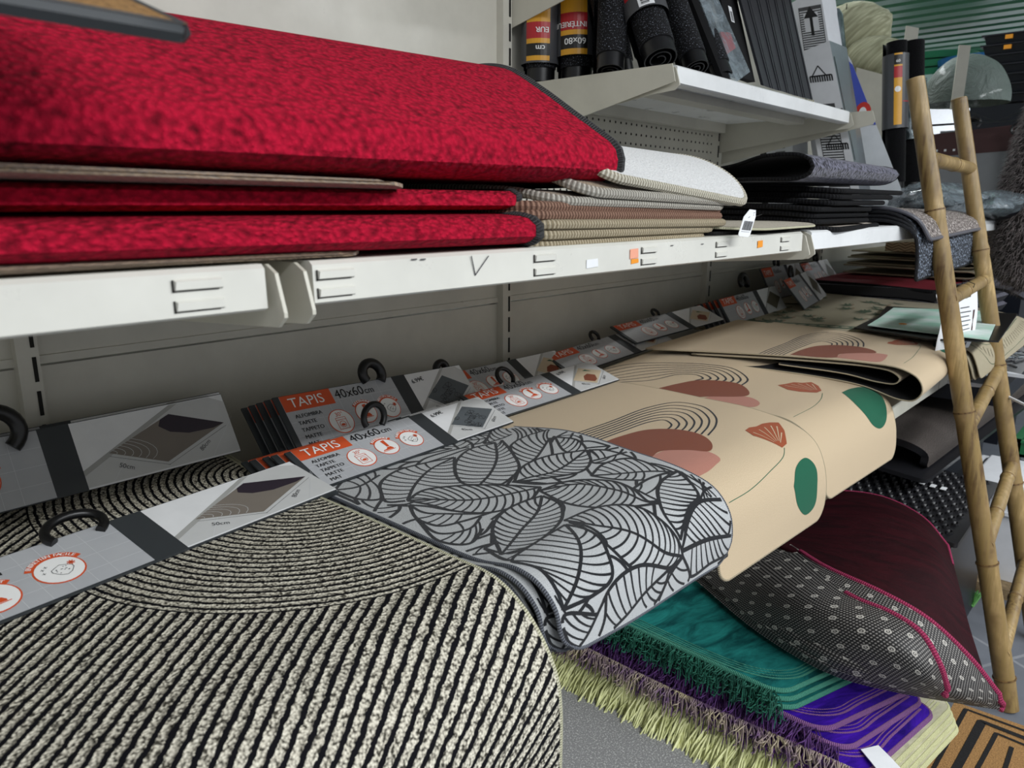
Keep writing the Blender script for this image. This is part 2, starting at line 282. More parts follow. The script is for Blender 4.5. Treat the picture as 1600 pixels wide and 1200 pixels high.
# ------------------------------------------------------------------ mesh tools
class MB:
    def __init__(s): s.v, s.f, s.m, s.uv, s.mats = [], [], [], {}, []
    def mi(s, name):
        if name not in s.mats: s.mats.append(name)
        return s.mats.index(name)
    def add(s, vs, fs, mat, uvs=None):
        o = len(s.v); s.v.extend([tuple(map(float, p)) for p in vs]); k = s.mi(mat)
        for f in fs: s.f.append([o+i for i in f]); s.m.append(k)
        if uvs is not None:
            for i, q in enumerate(uvs): s.uv[o+i] = (float(q[0]), float(q[1]))
        return s
    def box(s, a, b, mat, bev=0):
        (x0, y0, z0), (x1, y1, z1) = [min(p, q) for p, q in zip(a, b)], [max(p, q) for p, q in zip(a, b)]
        return s.hexa([(x0, y0, z0), (x1, y0, z0), (x1, y1, z0), (x0, y1, z0)], [(x0, y0, z1), (x1, y0, z1), (x1, y1, z1), (x0, y1, z1)], mat)
    def hexa(s, lo, hi, mat):
        uv = [(0, 0), (1, 0), (1, 1), (0, 1)]*2
        return s.add(list(lo)+list(hi), [(3, 2, 1, 0), (4, 5, 6, 7), (0, 1, 5, 4), (1, 2, 6, 5), (2, 3, 7, 6), (3, 0, 4, 7)], mat, uv)
    def prism(s, poly, ext, mat):                       # poly: 3-D loop, ext: vector
        n = len(poly); e = np.array(ext); P = [np.array(p, float) for p in poly]
        return s.add(P+[p+e for p in P], [tuple(range(n))[::-1], tuple(range(n, 2*n))]+[(i, (i+1) % n, (i+1) % n+n, i+n) for i in range(n)], mat)
    def tube(s, pts, r, mat, n=8, closed=False, flat=1., cap=True, up=(0, 0, 1)):
        P = np.array(pts, float); k = len(P); rr = np.broadcast_to(np.asarray(r, float), (k,))
        T = np.roll(P, -1, 0)-np.roll(P, 1, 0) if closed else np.gradient(P, axis=0)
        T /= np.maximum(np.linalg.norm(T, axis=1, keepdims=True), 1e-9)
        U = np.array(up, float); A = np.zeros_like(P); prev = None
        for i in range(k):
            a = np.cross(T[i], U)
            if prev is not None: a = prev-T[i]*np.dot(prev, T[i])
            if np.linalg.norm(a) < 1e-5: a = np.cross(T[i], (1, .3, .2))
            a /= np.linalg.norm(a); A[i] = a; prev = a
        B = np.cross(A, T); th = np.linspace(0, 2*math.pi, n, endpoint=False)
        V = (P[:, None]+rr[:, None, None]*(A[:, None]*np.cos(th)[None, :, None]+flat*B[:, None]*np.sin(th)[None, :, None])).reshape(-1, 3)
        d = np.r_[0, np.cumsum(np.linalg.norm(np.diff(P, axis=0), axis=1))]; uv = [(d[i], j/n) for i in range(k) for j in range(n)]
        F = [(i*n+j, i*n+(j+1) % n, ((i+1) % k)*n+(j+1) % n, ((i+1) % k)*n+j) for i in range(k if closed else k-1) for j in range(n)]
        if cap and not closed: F += [tuple(range(n))[::-1], tuple((k-1)*n+j for j in range(n))]
        return s.add(V, F, mat, uv)
    def cyl(s, a, b, r, mat, n=20, r2=None): return s.tube([a, b], [r, r if r2 is None else r2], mat, n)
    def build(s, name, parent=None, smooth=True, sharp=40):
        off = np.array(parent.get('_at', (0, 0, 0)) if parent is not None else (0, 0, 0), float); V = np.array(s.v, float)-off
        me = bpy.data.meshes.new(name); me.from_pydata(V.tolist(), [], s.f); me.validate(verbose=False)
        for k in s.mats: me.materials.append(M[k])
        if len(me.polygons) == len(s.m): me.polygons.foreach_set('material_index', s.m)
        ul = me.uv_layers.new(name='UVMap'); li = np.zeros(len(me.loops), int); me.loops.foreach_get('vertex_index', li)
        U = np.zeros((len(s.v), 2)); 
        for k, q in s.uv.items(): U[k] = q
        ul.data.foreach_set('uv', U[li].ravel())
        if smooth:
            me.polygons.foreach_set('use_smooth', [True]*len(me.polygons)); me.set_sharp_from_angle(angle=R(sharp))
        me.update(); o = bpy.data.objects.new(name, me); col.objects.link(o)
        if parent is not None: o.parent = parent; o['_at'] = [float(q) for q in off]
        return o
def tag(o, label, cat, group=None, kind=None):
    o['label'] = label; o['category'] = cat
    if group: o['group'] = group
    if kind: o['kind'] = kind
    return o
def struct(o): o['kind'] = 'structure'; return o
def thing(name, label, cat, loc=(0, 0, 0), group=None):
    o = bpy.data.objects.new(name, None); col.objects.link(o); o.location = loc; o['_at'] = [float(q) for q in loc]; o.empty_display_size = .05
    return tag(o, label, cat, group)
def copytree(o, d=(0, 0, 0), rz=0, parent=None, label=None, skip=('hanger_hook',)):
    c = o.copy(); col.objects.link(c)
    if parent is not None: c.parent = parent
    else:
        c.location = Vector(o.location)+Vector(d); c.rotation_euler = (o.rotation_euler[0], o.rotation_euler[1], o.rotation_euler[2]+rz)
        if label: c['label'] = label
    for ch in list(o.children):
        if ch.name.split('.')[0] not in skip: copytree(ch, parent=c)
    return c
def inset(s, W, r):
    if r <= 0: return 0.
    d = min(s, W-s)
    return r-math.sqrt(max(r*r-(r-d)**2, 0)) if d < r else 0.
def sheet(mb, S, top, under, thick=.004, r=.03, ds=.012, dt=.008, r0=None, edge=None):
    """solid sheet on a surface with rounded corners; returns the perimeter as (s,t) points"""
    W, L = S.W, S.L; r0 = r if r0 is None else r0
    ss = sorted(set([round(x, 6) for x in np.linspace(0, W, max(2, int(W/ds)+1))]+([round(r*(1-math.cos(a)), 6) for a in np.linspace(0, math.pi/2, 8)]+[round(W-r*(1-math.cos(a)), 6) for a in np.linspace(0, math.pi/2, 8)] if r > 0 else [])))
    nt_ = max(3, int(L/dt)+1); A = []; B = []
    for s_ in ss: A.append([s_]*nt_); B.append(np.linspace(inset(s_, W, r0), L-inset(s_, W, r), nt_))
    A, B = np.array(A), np.array(B); n = len(ss)
    T = S(A, B).reshape(-1, 3); Nn = S.normal(A, B).reshape(-1, 3); U = T-Nn*thick; uv = np.stack([A, B], -1).reshape(-1, 2)
    F = [(i*nt_+j, (i+1)*nt_+j, (i+1)*nt_+j+1, i*nt_+j+1) for i in range(n-1) for j in range(nt_-1)]
    mb.add(T, F, top, uv); mb.add(U, [f[::-1] for f in F], under, uv)
    per = [(i, 0) for i in range(n)]+[(n-1, j) for j in range(1, nt_)]+[(i, nt_-1) for i in range(n-2, -1, -1)]+[(0, j) for j in range(nt_-2, 0, -1)]
    ids = [i*nt_+j for i, j in per]; k = len(ids); uvp = uv[ids]
    mb.add(np.concatenate([T[ids], U[ids]]), [(a, a+k, (a+1) % k+k, (a+1) % k) for a in range(k)], edge or under, np.concatenate([uvp, uvp]))
    return [(A[i, j], B[i, j]) for i, j in per]
def binding(S, per, thick, rad, mat, name='binding', parent=None, n=8, flat=1.):
    s_, t_ = np.array(per).T; P = S(s_, t_)-S.normal(s_, t_)*thick*.5
    keep = [0]
    for i in range(1, len(P)):
        if np.linalg.norm(P[i]-P[keep[-1]]) > .003: keep.append(i)
    mb = MB(); mb.tube(P[keep], rad, mat, n, closed=True); return mb.build(name, parent)
def dens(pts, step=.004, curve=True):
    P = np.array(pts, float)
    if curve and len(P) > 2: P = catmull(P, 8*len(P))
    d = np.r_[0, np.cumsum(np.linalg.norm(np.diff(P, axis=0), axis=1))]; n = max(2, int(d[-1]/step)+1); x = np.linspace(0, d[-1], n)
    return np.stack([np.interp(x, d, P[:, i]) for i in range(P.shape[1])], 1)
def ribbon(mb, S, pts, w0, mat, off=.0004, w1=None, curve=True, raw=False, step=.004):
    P = np.array(pts) if raw else dens(pts, step, curve)
    if len(P) < 2: return
    T = np.gradient(P, axis=0); T /= np.maximum(np.linalg.norm(T, axis=1, keepdims=True), 1e-9); Nn = np.stack([-T[:, 1], T[:, 0]], 1)
    w = np.linspace(w0, w0 if w1 is None else w1, len(P))[:, None]*.5
    A, B = P+Nn*w, P-Nn*w; c = lambda Q: (np.clip(Q[:, 0], .001, S.W-.001), np.clip(Q[:, 1], .001, S.L-.001))
    V = np.concatenate([S(*c(A), off), S(*c(B), off)]); k = len(P)
    mb.add(V, [(i, i+k, i+k+1, i+1) for i in range(k-1)], mat, np.concatenate([A, B]))
def clip(poly, ax_, val, keep_less):
    out = []; n = len(poly)
    for i in range(n):
        a, b = poly[i], poly[(i+1) % n]; ia = (a[ax_] <= val) == keep_less or a[ax_] == val; ib = (b[ax_] <= val) == keep_less or b[ax_] == val
        if ia: out.append(a)
        if ia != ib and abs(b[ax_]-a[ax_]) > 1e-12:
            t = (val-a[ax_])/(b[ax_]-a[ax_]); out.append((a[0]+(b[0]-a[0])*t, a[1]+(b[1]-a[1])*t))
    return out
def fill(mb, S, poly, mat, off=.0004, cell=.008, curve=False):
    P = [tuple(p) for p in (dens(list(poly)+[poly[0]], .005)[:-1] if curve else poly)]
    xs, ys = [p[0] for p in P], [p[1] for p in P]
    y = math.floor(min(ys)/cell)*cell
    while y < max(ys):
        row = clip(clip(P, 1, y, False), 1, y+cell, True)
        if len(row) > 2:
            x = math.floor(min(p[0] for p in row)/cell)*cell; xe = max(p[0] for p in row)
            while x < xe:
                c = clip(clip(row, 0, x, False), 0, x+cell, True)
                if len(c) > 2:
                    a = np.array(c); V = S(np.clip(a[:, 0], 0, S.W), np.clip(a[:, 1], 0, S.L), off); mb.add(V, [tuple(range(len(c)))], mat, a)
                x += cell
        y += cell
class Plane:
    """flat card: origin, unit directions a (along) and b (up); same call as Surf"""
    def __init__(s, o, a, b, bend=0): s.o, s.a, s.b = np.array(o, float), np.array(a, float)/np.linalg.norm(a), np.array(b, float)/np.linalg.norm(b); s.n = np.cross(s.a, s.b); s.W = s.L = 9; s.bend = bend
    def __call__(s, p, q, off=0.):
        p = np.asarray(p, float); q = np.asarray(q, float); o = np.asarray(off)[..., None] if np.ndim(off) else off
        return s.o+p[..., None]*s.a+q[..., None]*s.b+s.n*(o+(s.bend*np.sin(p*7))[..., None])
_tx = {}
def textgeo(txt, size):
    if txt not in _tx:
        c = bpy.data.curves.new('t', 'FONT'); c.body = txt; c.size = 1; c.resolution_u = 3; o = bpy.data.objects.new('t', c); col.objects.link(o)
        bpy.context.view_layer.update(); e = o.evaluated_get(bpy.context.evaluated_depsgraph_get()); me = e.to_mesh()
        _tx[txt] = (np.array([v.co[:2] for v in me.vertices]).reshape(-1, 2), [tuple(p.vertices) for p in me.polygons]); e.to_mesh_clear()
        bpy.data.objects.remove(o); bpy.data.curves.remove(c)
    v, f = _tx[txt]; return v*size, f
def text(mb, P, txt, x, y, size, mat, off=.0006, rot=0, sx=1., shear=0., bold=0, center=False, flipx=False):
    v, f = textgeo(txt, size)
    if not len(v): return
    v = v.copy(); v[:, 0] *= sx
    if center: v[:, 0] -= (v[:, 0].max()+v[:, 0].min())/2
    v[:, 0] += shear*v[:, 1]; c, s_ = math.cos(rot), math.sin(rot)
    for dx in ([0, bold*size] if bold else [0]):
        q = np.stack([x+(v[:, 0]+dx)*c-v[:, 1]*s_, y+(v[:, 0]+dx)*s_+v[:, 1]*c], 1); mb.add(P(q[:, 0], q[:, 1], off+dx*.01), f, mat)
def poly(mb, P, pts, mat, off=.0003): a = np.array(pts, float); mb.add(P(a[:, 0], a[:, 1], off), [tuple(range(len(a)))], mat, a)
def rect(mb, P, x0, y0, x1, y1, mat, off=.0003, n=1):
    for i in range(n): a = x0+(x1-x0)*i/n; b = x0+(x1-x0)*(i+1)/n; poly(mb, P, [(a, y0), (b, y0), (b, y1), (a, y1)], mat, off)
def disc(mb, P, x, y, r, mat, off, n=28, k=1.): poly(mb, P, [(x+r*math.cos(a), y+r*k*math.sin(a)) for a in np.linspace(0, 2*math.pi, n, endpoint=False)], mat, off)
def ring(mb, P, x, y, r, wd, mat, off, a0=0, a1=2*math.pi, n=28, k=1.):
    A = np.linspace(a0, a1, n); o = np.array([(x+r*math.cos(a), y+k*r*math.sin(a)) for a in A]); i = np.array([(x+(r-wd)*math.cos(a), y+k*(r-wd)*math.sin(a)) for a in A]); q = np.concatenate([o, i])
    mb.add(P(q[:, 0], q[:, 1], off), [(j, j+1, j+1+n, j+n) for j in range(n-1)], mat)
def line(mb, P, a, b, wd, mat, off=.0005):
    a, b = np.array(a, float), np.array(b, float); t = (b-a)/max(np.linalg.norm(b-a), 1e-9); n = np.array([-t[1], t[0]])*wd/2; poly(mb, P, [a-n, b-n, b+n, a+n], mat, off)
# ------------------------------------------------------------------ the setting
mb = MB(); mb.box((-3, -3.5, -.05), (11, 6, 0), 'floor_tile'); struct(mb.build('floor', smooth=False))
mb = MB(); mb.box((-3, 3.4, 0), (7.6, 3.5, 3.3), 'plaster'); struct(mb.build('wall_back', smooth=False))
mb = MB(); mb.box((10.4, -3.5, 0), (10.5, 6, 3.3), 'white_gloss'); struct(mb.build('wall_right', smooth=False))
mb = MB(); mb.box((-3, -3.5, 3.3), (11, 6, 3.4), 'white_gloss'); struct(mb.build('ceiling', smooth=False))
# ------------------------------------------------------------------ gondola: uprights, panels, shelves
bay = ['behind the red mats', 'behind the leaf mats', 'behind the cream mats', 'beyond the mats']
for k, X in enumerate((.302, 1.302, 2.302, 3.302)):
    mb = MB(); mb.box((X-.014, 1.20, .05), (X+.014, 1.245, 2.35 if k != 3 else 1.9), 'panel_paint')
    z = .6
    while z < 2.2: mb.box((X+.0045, 1.1985, z), (X+.0095, 1.2005, z+.036), 'slot_and_shadow_dark'); z += .05
    tag(mb.build('shelf_upright', smooth=False), 'grey slotted steel upright of the shelving, '+['left of the striped mats', 'between the leaf mats and the cream mats', 'at the right side of the perforated panel', 'farthest along the shelving'][k], 'shelf upright', None)
def panel(x0, x1, z0, z1, label):
    mb = MB(); mb.box((x0+.013, 1.22, z0), (x1-.013, 1.24, z1), 'panel_paint'); mb.box((x0+.013, 1.216, z0), (x1-.013, 1.222, z0+.012), 'panel_paint')
    tag(mb.build('shelving_backboard', smooth=False), label, 'shelf panel')
pn = [(-.7, .302, 'left end'), (.302, 1.302, 'leaf-mat bay'), (1.302, 2.302, 'cream-mat bay'), (2.302, 3.302, 'last bay')]
panel(3.302, 4.6, .05, 1.5, 'grey steel panel continuing past the last upright')
for x0, x1, w_ in pn:
    panel(x0, x1, .05, .968, 'lower grey steel back panel below the long shelf, '+w_)
    if x0 != 1.302: panel(x0, x1, .972, 2.3 if x0 < 2 else 1.86, 'upper pale grey steel back panel, '+w_)
panel(1.302, 2.302, .972, 1.157, 'narrow grey steel panel right under the long shelf in the cream-mat bay')
panel(1.302, 2.302, 1.48, 2.3, 'pale grey steel panel behind the upright rolls of carpet')
mb = MB(); mb.box((1.316, 1.2, 1.16), (2.288, 1.215, 1.476), 'panel_paint')
dd = MB()
for i in range(37):
    for j in range(12):
        x, z = 1.345+i*.0254, 1.185+j*.0254
        mb.add([(x+.0035*math.cos(a), 1.1995, z+.0035*math.sin(a)) for a in np.linspace(0, 6.283, 9)[:-1]], [tuple(range(8))], 'slot_and_shadow_dark')
tag(mb.build('pegboard', smooth=False), 'grey perforated steel panel with rows of small holes under the upper shelf', 'pegboard panel')
def bracket(X, yf, zt, depth_back, h0, h1, parent, mat='bracket_paint', tip=.012, name='bracket', wb=1.22):
    P = [(wb, zt), (yf+.01, zt), (yf-tip*.2, zt-.006), (yf-tip, zt-h0*.75), (yf-tip, zt-h0+.008), (yf-tip+.01, zt-h0), (yf+.05, zt-h0-.004), (wb, zt-h1)]
    mb = MB(); mb.prism([(X-.0015, a, b) for a, b in P], (.003, 0, 0), mat); return mb.build(name, parent, smooth=False)
def shelf(x0, x1, yf, zt, label, lugs=(), front='shelf_paint', lip=.034, stickers=(), seam=None):
    r = thing('metal_shelf', label, 'shelf', ((x0+x1)/2, .86, zt))
    mb = MB(); a, b = x0+.02, x1-.02
    prof = [(1.2, zt-.012), (1.2, zt), (yf+.004, zt), (yf, zt-.003), (yf-.001, zt-lip+.002), (yf+.003, zt-lip), (yf+.028, zt-lip), (yf+.028, zt-lip+.01), (yf+.012, zt-lip+.01), (yf+.012, zt-.012)]
    mb.prism([(a, q[0], q[1]) for q in prof], (b-a, 0, 0), front)
    mb.box((a+.02, .5+(yf-.4)*.5+.22, zt-.03), (b-.02, .5+(yf-.4)*.5+.27, zt-.011), 'panel_paint'); mb.box((a+.02, 1.17, zt-.04), (b-.02, 1.195, zt-.011), 'panel_paint')
    mb.build('shelf_board', r, smooth=False)
    for X in (x0+.012, x1-.012): bracket(X, yf, zt-.001, 0, .046, .10, r)
    for (x, z) in lugs:
        mb = MB(); mb.hexa([(x-.017, yf-.003, z-.003), (x+.017, yf-.003, z-.003), (x+.017, yf, z-.0038), (x-.017, yf, z-.0038)], [(x-.016, yf-.003, z+.0024), (x+.016, yf-.003, z+.0024), (x+.017, yf, z+.0038), (x-.017, yf, z+.0038)], front); mb.box((x-.0185, yf-.0015, z-.0044), (x+.014, yf-.0011, z-.0037), 'slot_and_shadow_dark'); mb.box((x-.0185, yf-.0015, z-.0046), (x-.0172, yf-.0011, z+.0036), 'slot_and_shadow_dark')  # dark strips below and left of the lug paint its thin shadow
        mb.build('price_rail_lug', r, smooth=False)
    for (x, z, w_, h, m_) in stickers:
        mb = MB(); mb.prism([(x-w_, yf-.0012, z-h), (x+w_, yf-.0012, z-h+.001), (x+w_*.9, yf-.0012, z+h), (x-w_, yf-.0012, z+h*.9)], (0, -.0004, 0), m_)
        o = mb.build('sticker', r, smooth=False); o['label'] = {'sticker_orange': 'orange price sticker', 'sticker_pink': 'faded pink sticker', 'paper': 'torn white sticker'}[m_]
    return r
L2 = lambda xs, z=1.157: [(x, z-.0105) for x in xs]+[(x, z-.0245) for x in xs]
shelf(-.7, .302, .5, 1.157, 'long white steel shelf under the left half of the red mats', L2((-.3, -.05, .232)))
sh = shelf(.302, 1.302, .5, 1.157, 'long white steel shelf with price stickers under the red and cream mats', L2((.343, .60, .80, .99, 1.21)),
      stickers=((.766, 1.143, .009, .006, 'sticker_pink'), (.768, 1.134, .008, .003, 'sticker_orange'), (1.115, 1.142, .009, .0055, 'sticker_orange'), (.682, 1.136, .011, .005, 'paper')))
mb = MB(); Pk = [(.492, 1.153), (.497, 1.135), (.515, 1.152)]
for a_, b_ in zip(Pk, Pk[1:]): mb.tube([(a_[0], .4985, a_[1]), (b_[0], .4985, b_[1])], .0006, 'label_grey', 4)
for x_, z_ in ((.42, 1.154), (.43, 1.1535), (.85, 1.15), (.93, 1.149)): mb.box((x_, .4984, z_-.001), (x_+.006, .499, z_), 'label_grey')
mb.build('pen_mark', sh, smooth=False)
shelf(1.302, 2.302, .5, 1.157, 'long white steel shelf under the navy mats', (), 'white_shelf_paint')
shelf(2.302, 3.302, .5, 1.157, 'white steel shelf under the plastic-wrapped goods beyond the ladder', (), 'white_shelf_paint')
up = shelf(1.332, 2.332, .80, 1.463, 'upper white steel shelf carrying the carpet rolls', (), 'white_shelf_paint')
mb = MB(); mb.prism([(2.335, .80, 1.462), (2.335, .745, 1.462), (2.335, .735, 1.435), (2.335, .74, 1.425), (2.335, 1.2, 1.33), (2.335, 1.2, 1.462)], (.003, 0, 0), 'bracket_paint'); mb.build('bracket', up, smooth=False)
for i in range(1): 
    mb = MB(); mb.prism([(1.333, 1.2, 1.463), (1.333, .80, 1.463), (1.333, .792, 1.43), (1.333, 1.2, 1.34)], (.002, 0, 0), 'bracket_paint'); mb.build('side_plate', up, smooth=False)
tp = thing('metal_shelf', 'topmost grey steel shelf, only its tapering bracket showing above the rolls', 'shelf', (1.8, 1., 1.83))
mb = MB(); mb.box((1.32, .8, 1.80), (2.28, 1.2, 1.83), 'panel_paint'); mb.build('shelf_board', tp, smooth=False)
mb = MB(); mb.prism([(1.317, 1.21, 1.83), (1.317, .78, 1.83), (1.317, .78, 1.80), (1.317, .80, 1.67), (1.317, 1.21, 1.577)], (.003, 0, 0), 'bracket_paint'); mb.build('bracket', tp, smooth=False)
for x0, x1, w_ in pn: 
    r = thing('base_shelf', 'grey steel display deck under the '+{'left end': 'striped mats', 'leaf-mat bay': 'leaf mats', 'cream-mat bay': 'cream mats', 'last bay': 'pale folded mats'}[w_], 'shelf', ((x0+x1)/2, .85, .74))
    mb = MB(); mb.box((x0+.004, .475, .70), (x1-.004, 1.2, .738), 'panel_paint'); mb.build('shelf_board', r, smooth=False)
    mb = MB(); mb.box((x0+.004, 1.17, .05), (x1-.004, 1.2, .70), 'panel_paint'); mb.build('back_plate', r, smooth=False)
tag(MB().box((-.7, .62, .02), (3.3, 1.16, .12), 'panel_paint').build('plinth', smooth=False), 'low grey steel plinth in the dark under the display deck', 'plinth')
# ------------------------------------------------------------------ header cards
def icon(mb, P, x, y, r, kind, word=None):
    disc(mb, P, x, y, r, 'orange', .0006); disc(mb, P, x, y, r*.93, 'print_white', .0009)
    if kind == 0:
        text(mb, P, '30°', x-.007, y+r*.42, .011, 'orange', .0012)
        for a, b in (((-.4, .3), (.4, .3)), ((-.4, -.65), (.4, -.65)), ((-.4, .3), (-.4, -.65)), ((.4, .3), (.4, -.65)), ((-.4, .12), (.4, .12))): line(mb, P, (x+a[0]*r, y+a[1]*r), (x+b[0]*r, y+b[1]*r), .0009, 'orange', .0012)
        ring(mb, P, x, y-r*.25, r*.26, .0009, 'orange', .0012); disc(mb, P, x, y-r*.3, r*.17, 'orange', .0012, 14, .6)
    if kind == 1:
        poly(mb, P, [(x-.1*r, y+.75*r), (x+.25*r, y+.8*r), (x+.22*r, y-.05*r), (x-.02*r, y-.05*r)], 'orange', .0012)
        poly(mb, P, [(x-.05*r, y-.1*r), (x+.25*r, y-.1*r), (x+.38*r, y-.3*r), (x+.36*r, y-.42*r), (x-.62*r, y-.42*r), (x-.55*r, y-.33*r), (x-.2*r, y-.27*r)], 'orange', .0012)
        line(mb, P, (x-.7*r, y-.52*r), (x+.5*r, y-.45*r), .0012, 'orange', .0012)
    if kind == 2:
        A = np.linspace(0, 6.283, 13); q = [(x+.1*r+.42*r*math.cos(a)*(1+.14*math.sin(3*a)), y-.12*r+.36*r*math.sin(a)*(1+.12*math.cos(4*a))) for a in A]
        for a, b in zip(q, q[1:]): line(mb, P, a, b, .0007, 'label_grey', .0012)
        for i in range(14): disc(mb, P, x+.1*r+random.uniform(-.27, .27)*r, y-.12*r+random.uniform(-.22, .22)*r, .0007, 'label_grey', .0012, 6)
        for dx, dy in ((-.55, .3), (-.38, .42), (-.6, .02)): line(mb, P, (x+dx*r-.002, y+dy*r), (x+dx*r+.002, y+dy*r), .0006, 'label_grey', .0012); line(mb, P, (x+dx*r, y+dy*r-.002), (x+dx*r, y+dy*r+.002), .0006, 'label_grey', .0012)
        for a in np.linspace(0, 3.1, 5): line(mb, P, (x+.55*r-.004*math.cos(a), y+.2*r-.004*math.sin(a)), (x+.55*r+.004*math.cos(a), y+.2*r+.004*math.sin(a)), .0013, 'orange', .0013)
    if word:
        n = len(word); span = 1.75*(n/14); ring(mb, P, x, y, r*1.27, r*.3, 'orange', .0007, math.pi/2-span/2-.12, math.pi/2+span/2+.12, 24)
        for i, ch in enumerate(word):
            a = math.pi/2+span/2-span*(i+.5)/n; R_ = r*1.03
            text(mb, P, ch, x+R_*math.cos(a)-.0012*math.sin(a)*1, y+R_*math.sin(a), .0068, 'print_white', .0013, a-math.pi/2, center=True, bold=.04)
def make_card(kind, BL, BR, up, H, parent, detail=True, price=None, bend=0):
    BL, BR, up = (np.array(q, float) for q in (BL, BR, up)); a = BR-BL; W = np.linalg.norm(a); a /= W; b = up-a*np.dot(up, a); P = Plane(BL, a, b, bend); mb = MB()
    c = P(np.array([0, W, W, 0]), np.array([0, 0, H, H]), 0.); mb.prism([tuple(q) for q in c], tuple(-P.n*.003), 'dark_grey_card')
    g0, g1 = (.50, .575) if kind == 'stripe' else (.58, .655)
    rect(mb, P, .010, .0015, g0*W, H-.001, 'card_grey', .0003, 4); rect(mb, P, g0*W, 0, g1*W, H, 'dark_grey_card', .0004); rect(mb, P, g1*W, .0005, W-.0005, H-.001, 'card_white', .0003, 3)
    for i in range(1, int(g0*W/.022)): line(mb, P, (i*.022+.004, .002), (i*.022+.004, H-.002), .0004, 'card_line', .0005)
    for j in range(1, 4): line(mb, P, (.011, j*H/4), (g0*W, j*H/4), .0004, 'card_line', .0005)
    w0 = g1*W; ww = W-w0; q = lambda u, v: (w0+u*ww, v*H)
    poly(mb, P, [q(0, .28), q(.62, .98), q(.9, .98), q(1, .86), q(1, .03), q(0, .03)], 'card_shade' if kind == 'leaf0' else 'skin_tile', .0004)
    poly(mb, P, [q(0, .28), q(.62, .98), q(.68, .98), q(.0, .2)], 'card_shade', .0005)
    for u in (.25, .6, .9): line(mb, P, q(u-.1, .03), q(u+.12, .6), .0004, 'card_line', .0006)
    mini = [(.17, .45), (.60, .84), (.95, .52), (.50, .12)]
    mm = {'leaf': 'photo_leaf', 'stripe': 'photo_brown', 'cream': 'photo_cream', 'green': 'photo_olive'}[kind]; poly(mb, P, [q(*p) for p in mini], mm, .0008)
    A_, B_, C_, D_ = [np.array(q(*p)) for p in mini]; bl = lambda u, v: tuple((A_*(1-u)+B_*u)*(1-v)+(D_*(1-u)+C_*u)*v)
    if kind == 'stripe':
        poly(mb, P, [bl(1, 0), bl(1, 1), bl(.85, .95), bl(.66, .7), bl(.62, .4), bl(.7, .12), bl(.85, .0)], 'photo_dark', .001)
        for k in range(1, 7):
            for u in np.linspace(0, 1.3, 7): line(mb, P, bl(.06*k*math.cos(u), .12*k*math.sin(u)), bl(.06*k*math.cos(u+.22), .12*k*math.sin(u+.22)), .0005, 'card_line', .001)
    elif detail and kind == 'leaf':
        rr = random.Random(3)
        for k in range(12):
            u, v, t = rr.uniform(.05, .8), rr.uniform(.1, .8), rr.uniform(0, 6.28)
            for e in (-.09, 0, .09): 
                pts = [bl(min(1, max(0, u+.2*w_*math.cos(t)+e*math.sin(w_*3.14)*math.sin(t))), min(1, max(0, v+.25*w_*math.sin(t)-e*math.sin(w_*3.14)*math.cos(t)*1.3))) for w_ in np.linspace(0, 1, 5)]
                for z0, z1 in zip(pts, pts[1:]): line(mb, P, z0, z1, .0007, 'ink', .001)
    elif kind == 'cream':
        poly(mb, P, [bl(.1, .45), bl(.4, .35), bl(.62, .45), bl(.6, .8), bl(.3, .95), bl(.1, .9)], 'terracotta', .001); poly(mb, P, [bl(.8, .2), bl(.92, .3), bl(.85, .6)], 'green_print', .001)
    for u, v in ((A_, D_), (D_, C_)): line(mb, P, u+np.array((0, -.005)), v+np.array((.002, -.005)), .0005, 'label_grey', .0008)
    dims = ('50cm', '80cm') if kind == 'stripe' else ('40cm', '60cm')
    if detail:
        text(mb, P, dims[0], *q(.20, .22), .0095, 'label_grey', .001, -.45); text(mb, P, dims[1], *q(.74, .15), .0095, 'label_grey', .001, .6)
        if price: text(mb, P, price, *q(.06, .78), .0125, 'ink', .001, .12, bold=.03)
    if kind != 'stripe':
        rect(mb, P, .0105, H*.70, .105, H-.001, 'orange', .0006); text(mb, P, 'TAPIS', .022, H*.76, .026, 'print_white', .0012, sx=1.02)
        text(mb, P, '40x60', .110, H*.77, .025, 'ink', .001, sx=.95); text(mb, P, 'cm', .170, H*.77, .018, 'ink', .001, sx=.95)
        if detail:
            for i, t_ in enumerate(('ALFOMBRA', 'TAPETE', 'TAPPETO', 'MATTE', 'MAT')): text(mb, P, t_, .022, H*(.565-.125*i), .0098, 'ink', .001, bold=.03)
        for i, (x_, w_) in enumerate(((.098, None), (.152, 'ANTIDÉRAPANT'), (.204, 'ENTRETIEN FACILE'))): icon(mb, P, x_, H*(.36 if i == 0 else .42), .0235 if i == 0 else .021, i, w_ if detail else None)
    else:
        text(mb, P, '50x80', .05, H*.66, .024, 'ink', .001); text(mb, P, 'cm', .116, H*.68, .019, 'ink', .001, sx=1.1); rect(mb, P, .0105, H*.70, .045, H-.001, 'orange', .0006)
        icon(mb, P, .045, H*.38, .022, 0); icon(mb, P, .118, H*.36, .0245, 1, 'ANTIDÉRAPANT'); icon(mb, P, .183, H*.44, .0245, 2, 'ENTRETIEN FACILE')
    o = mb.build('header_card', parent, smooth=False); o['label'] = 'printed cardboard header with round pictograms'
    return o, P
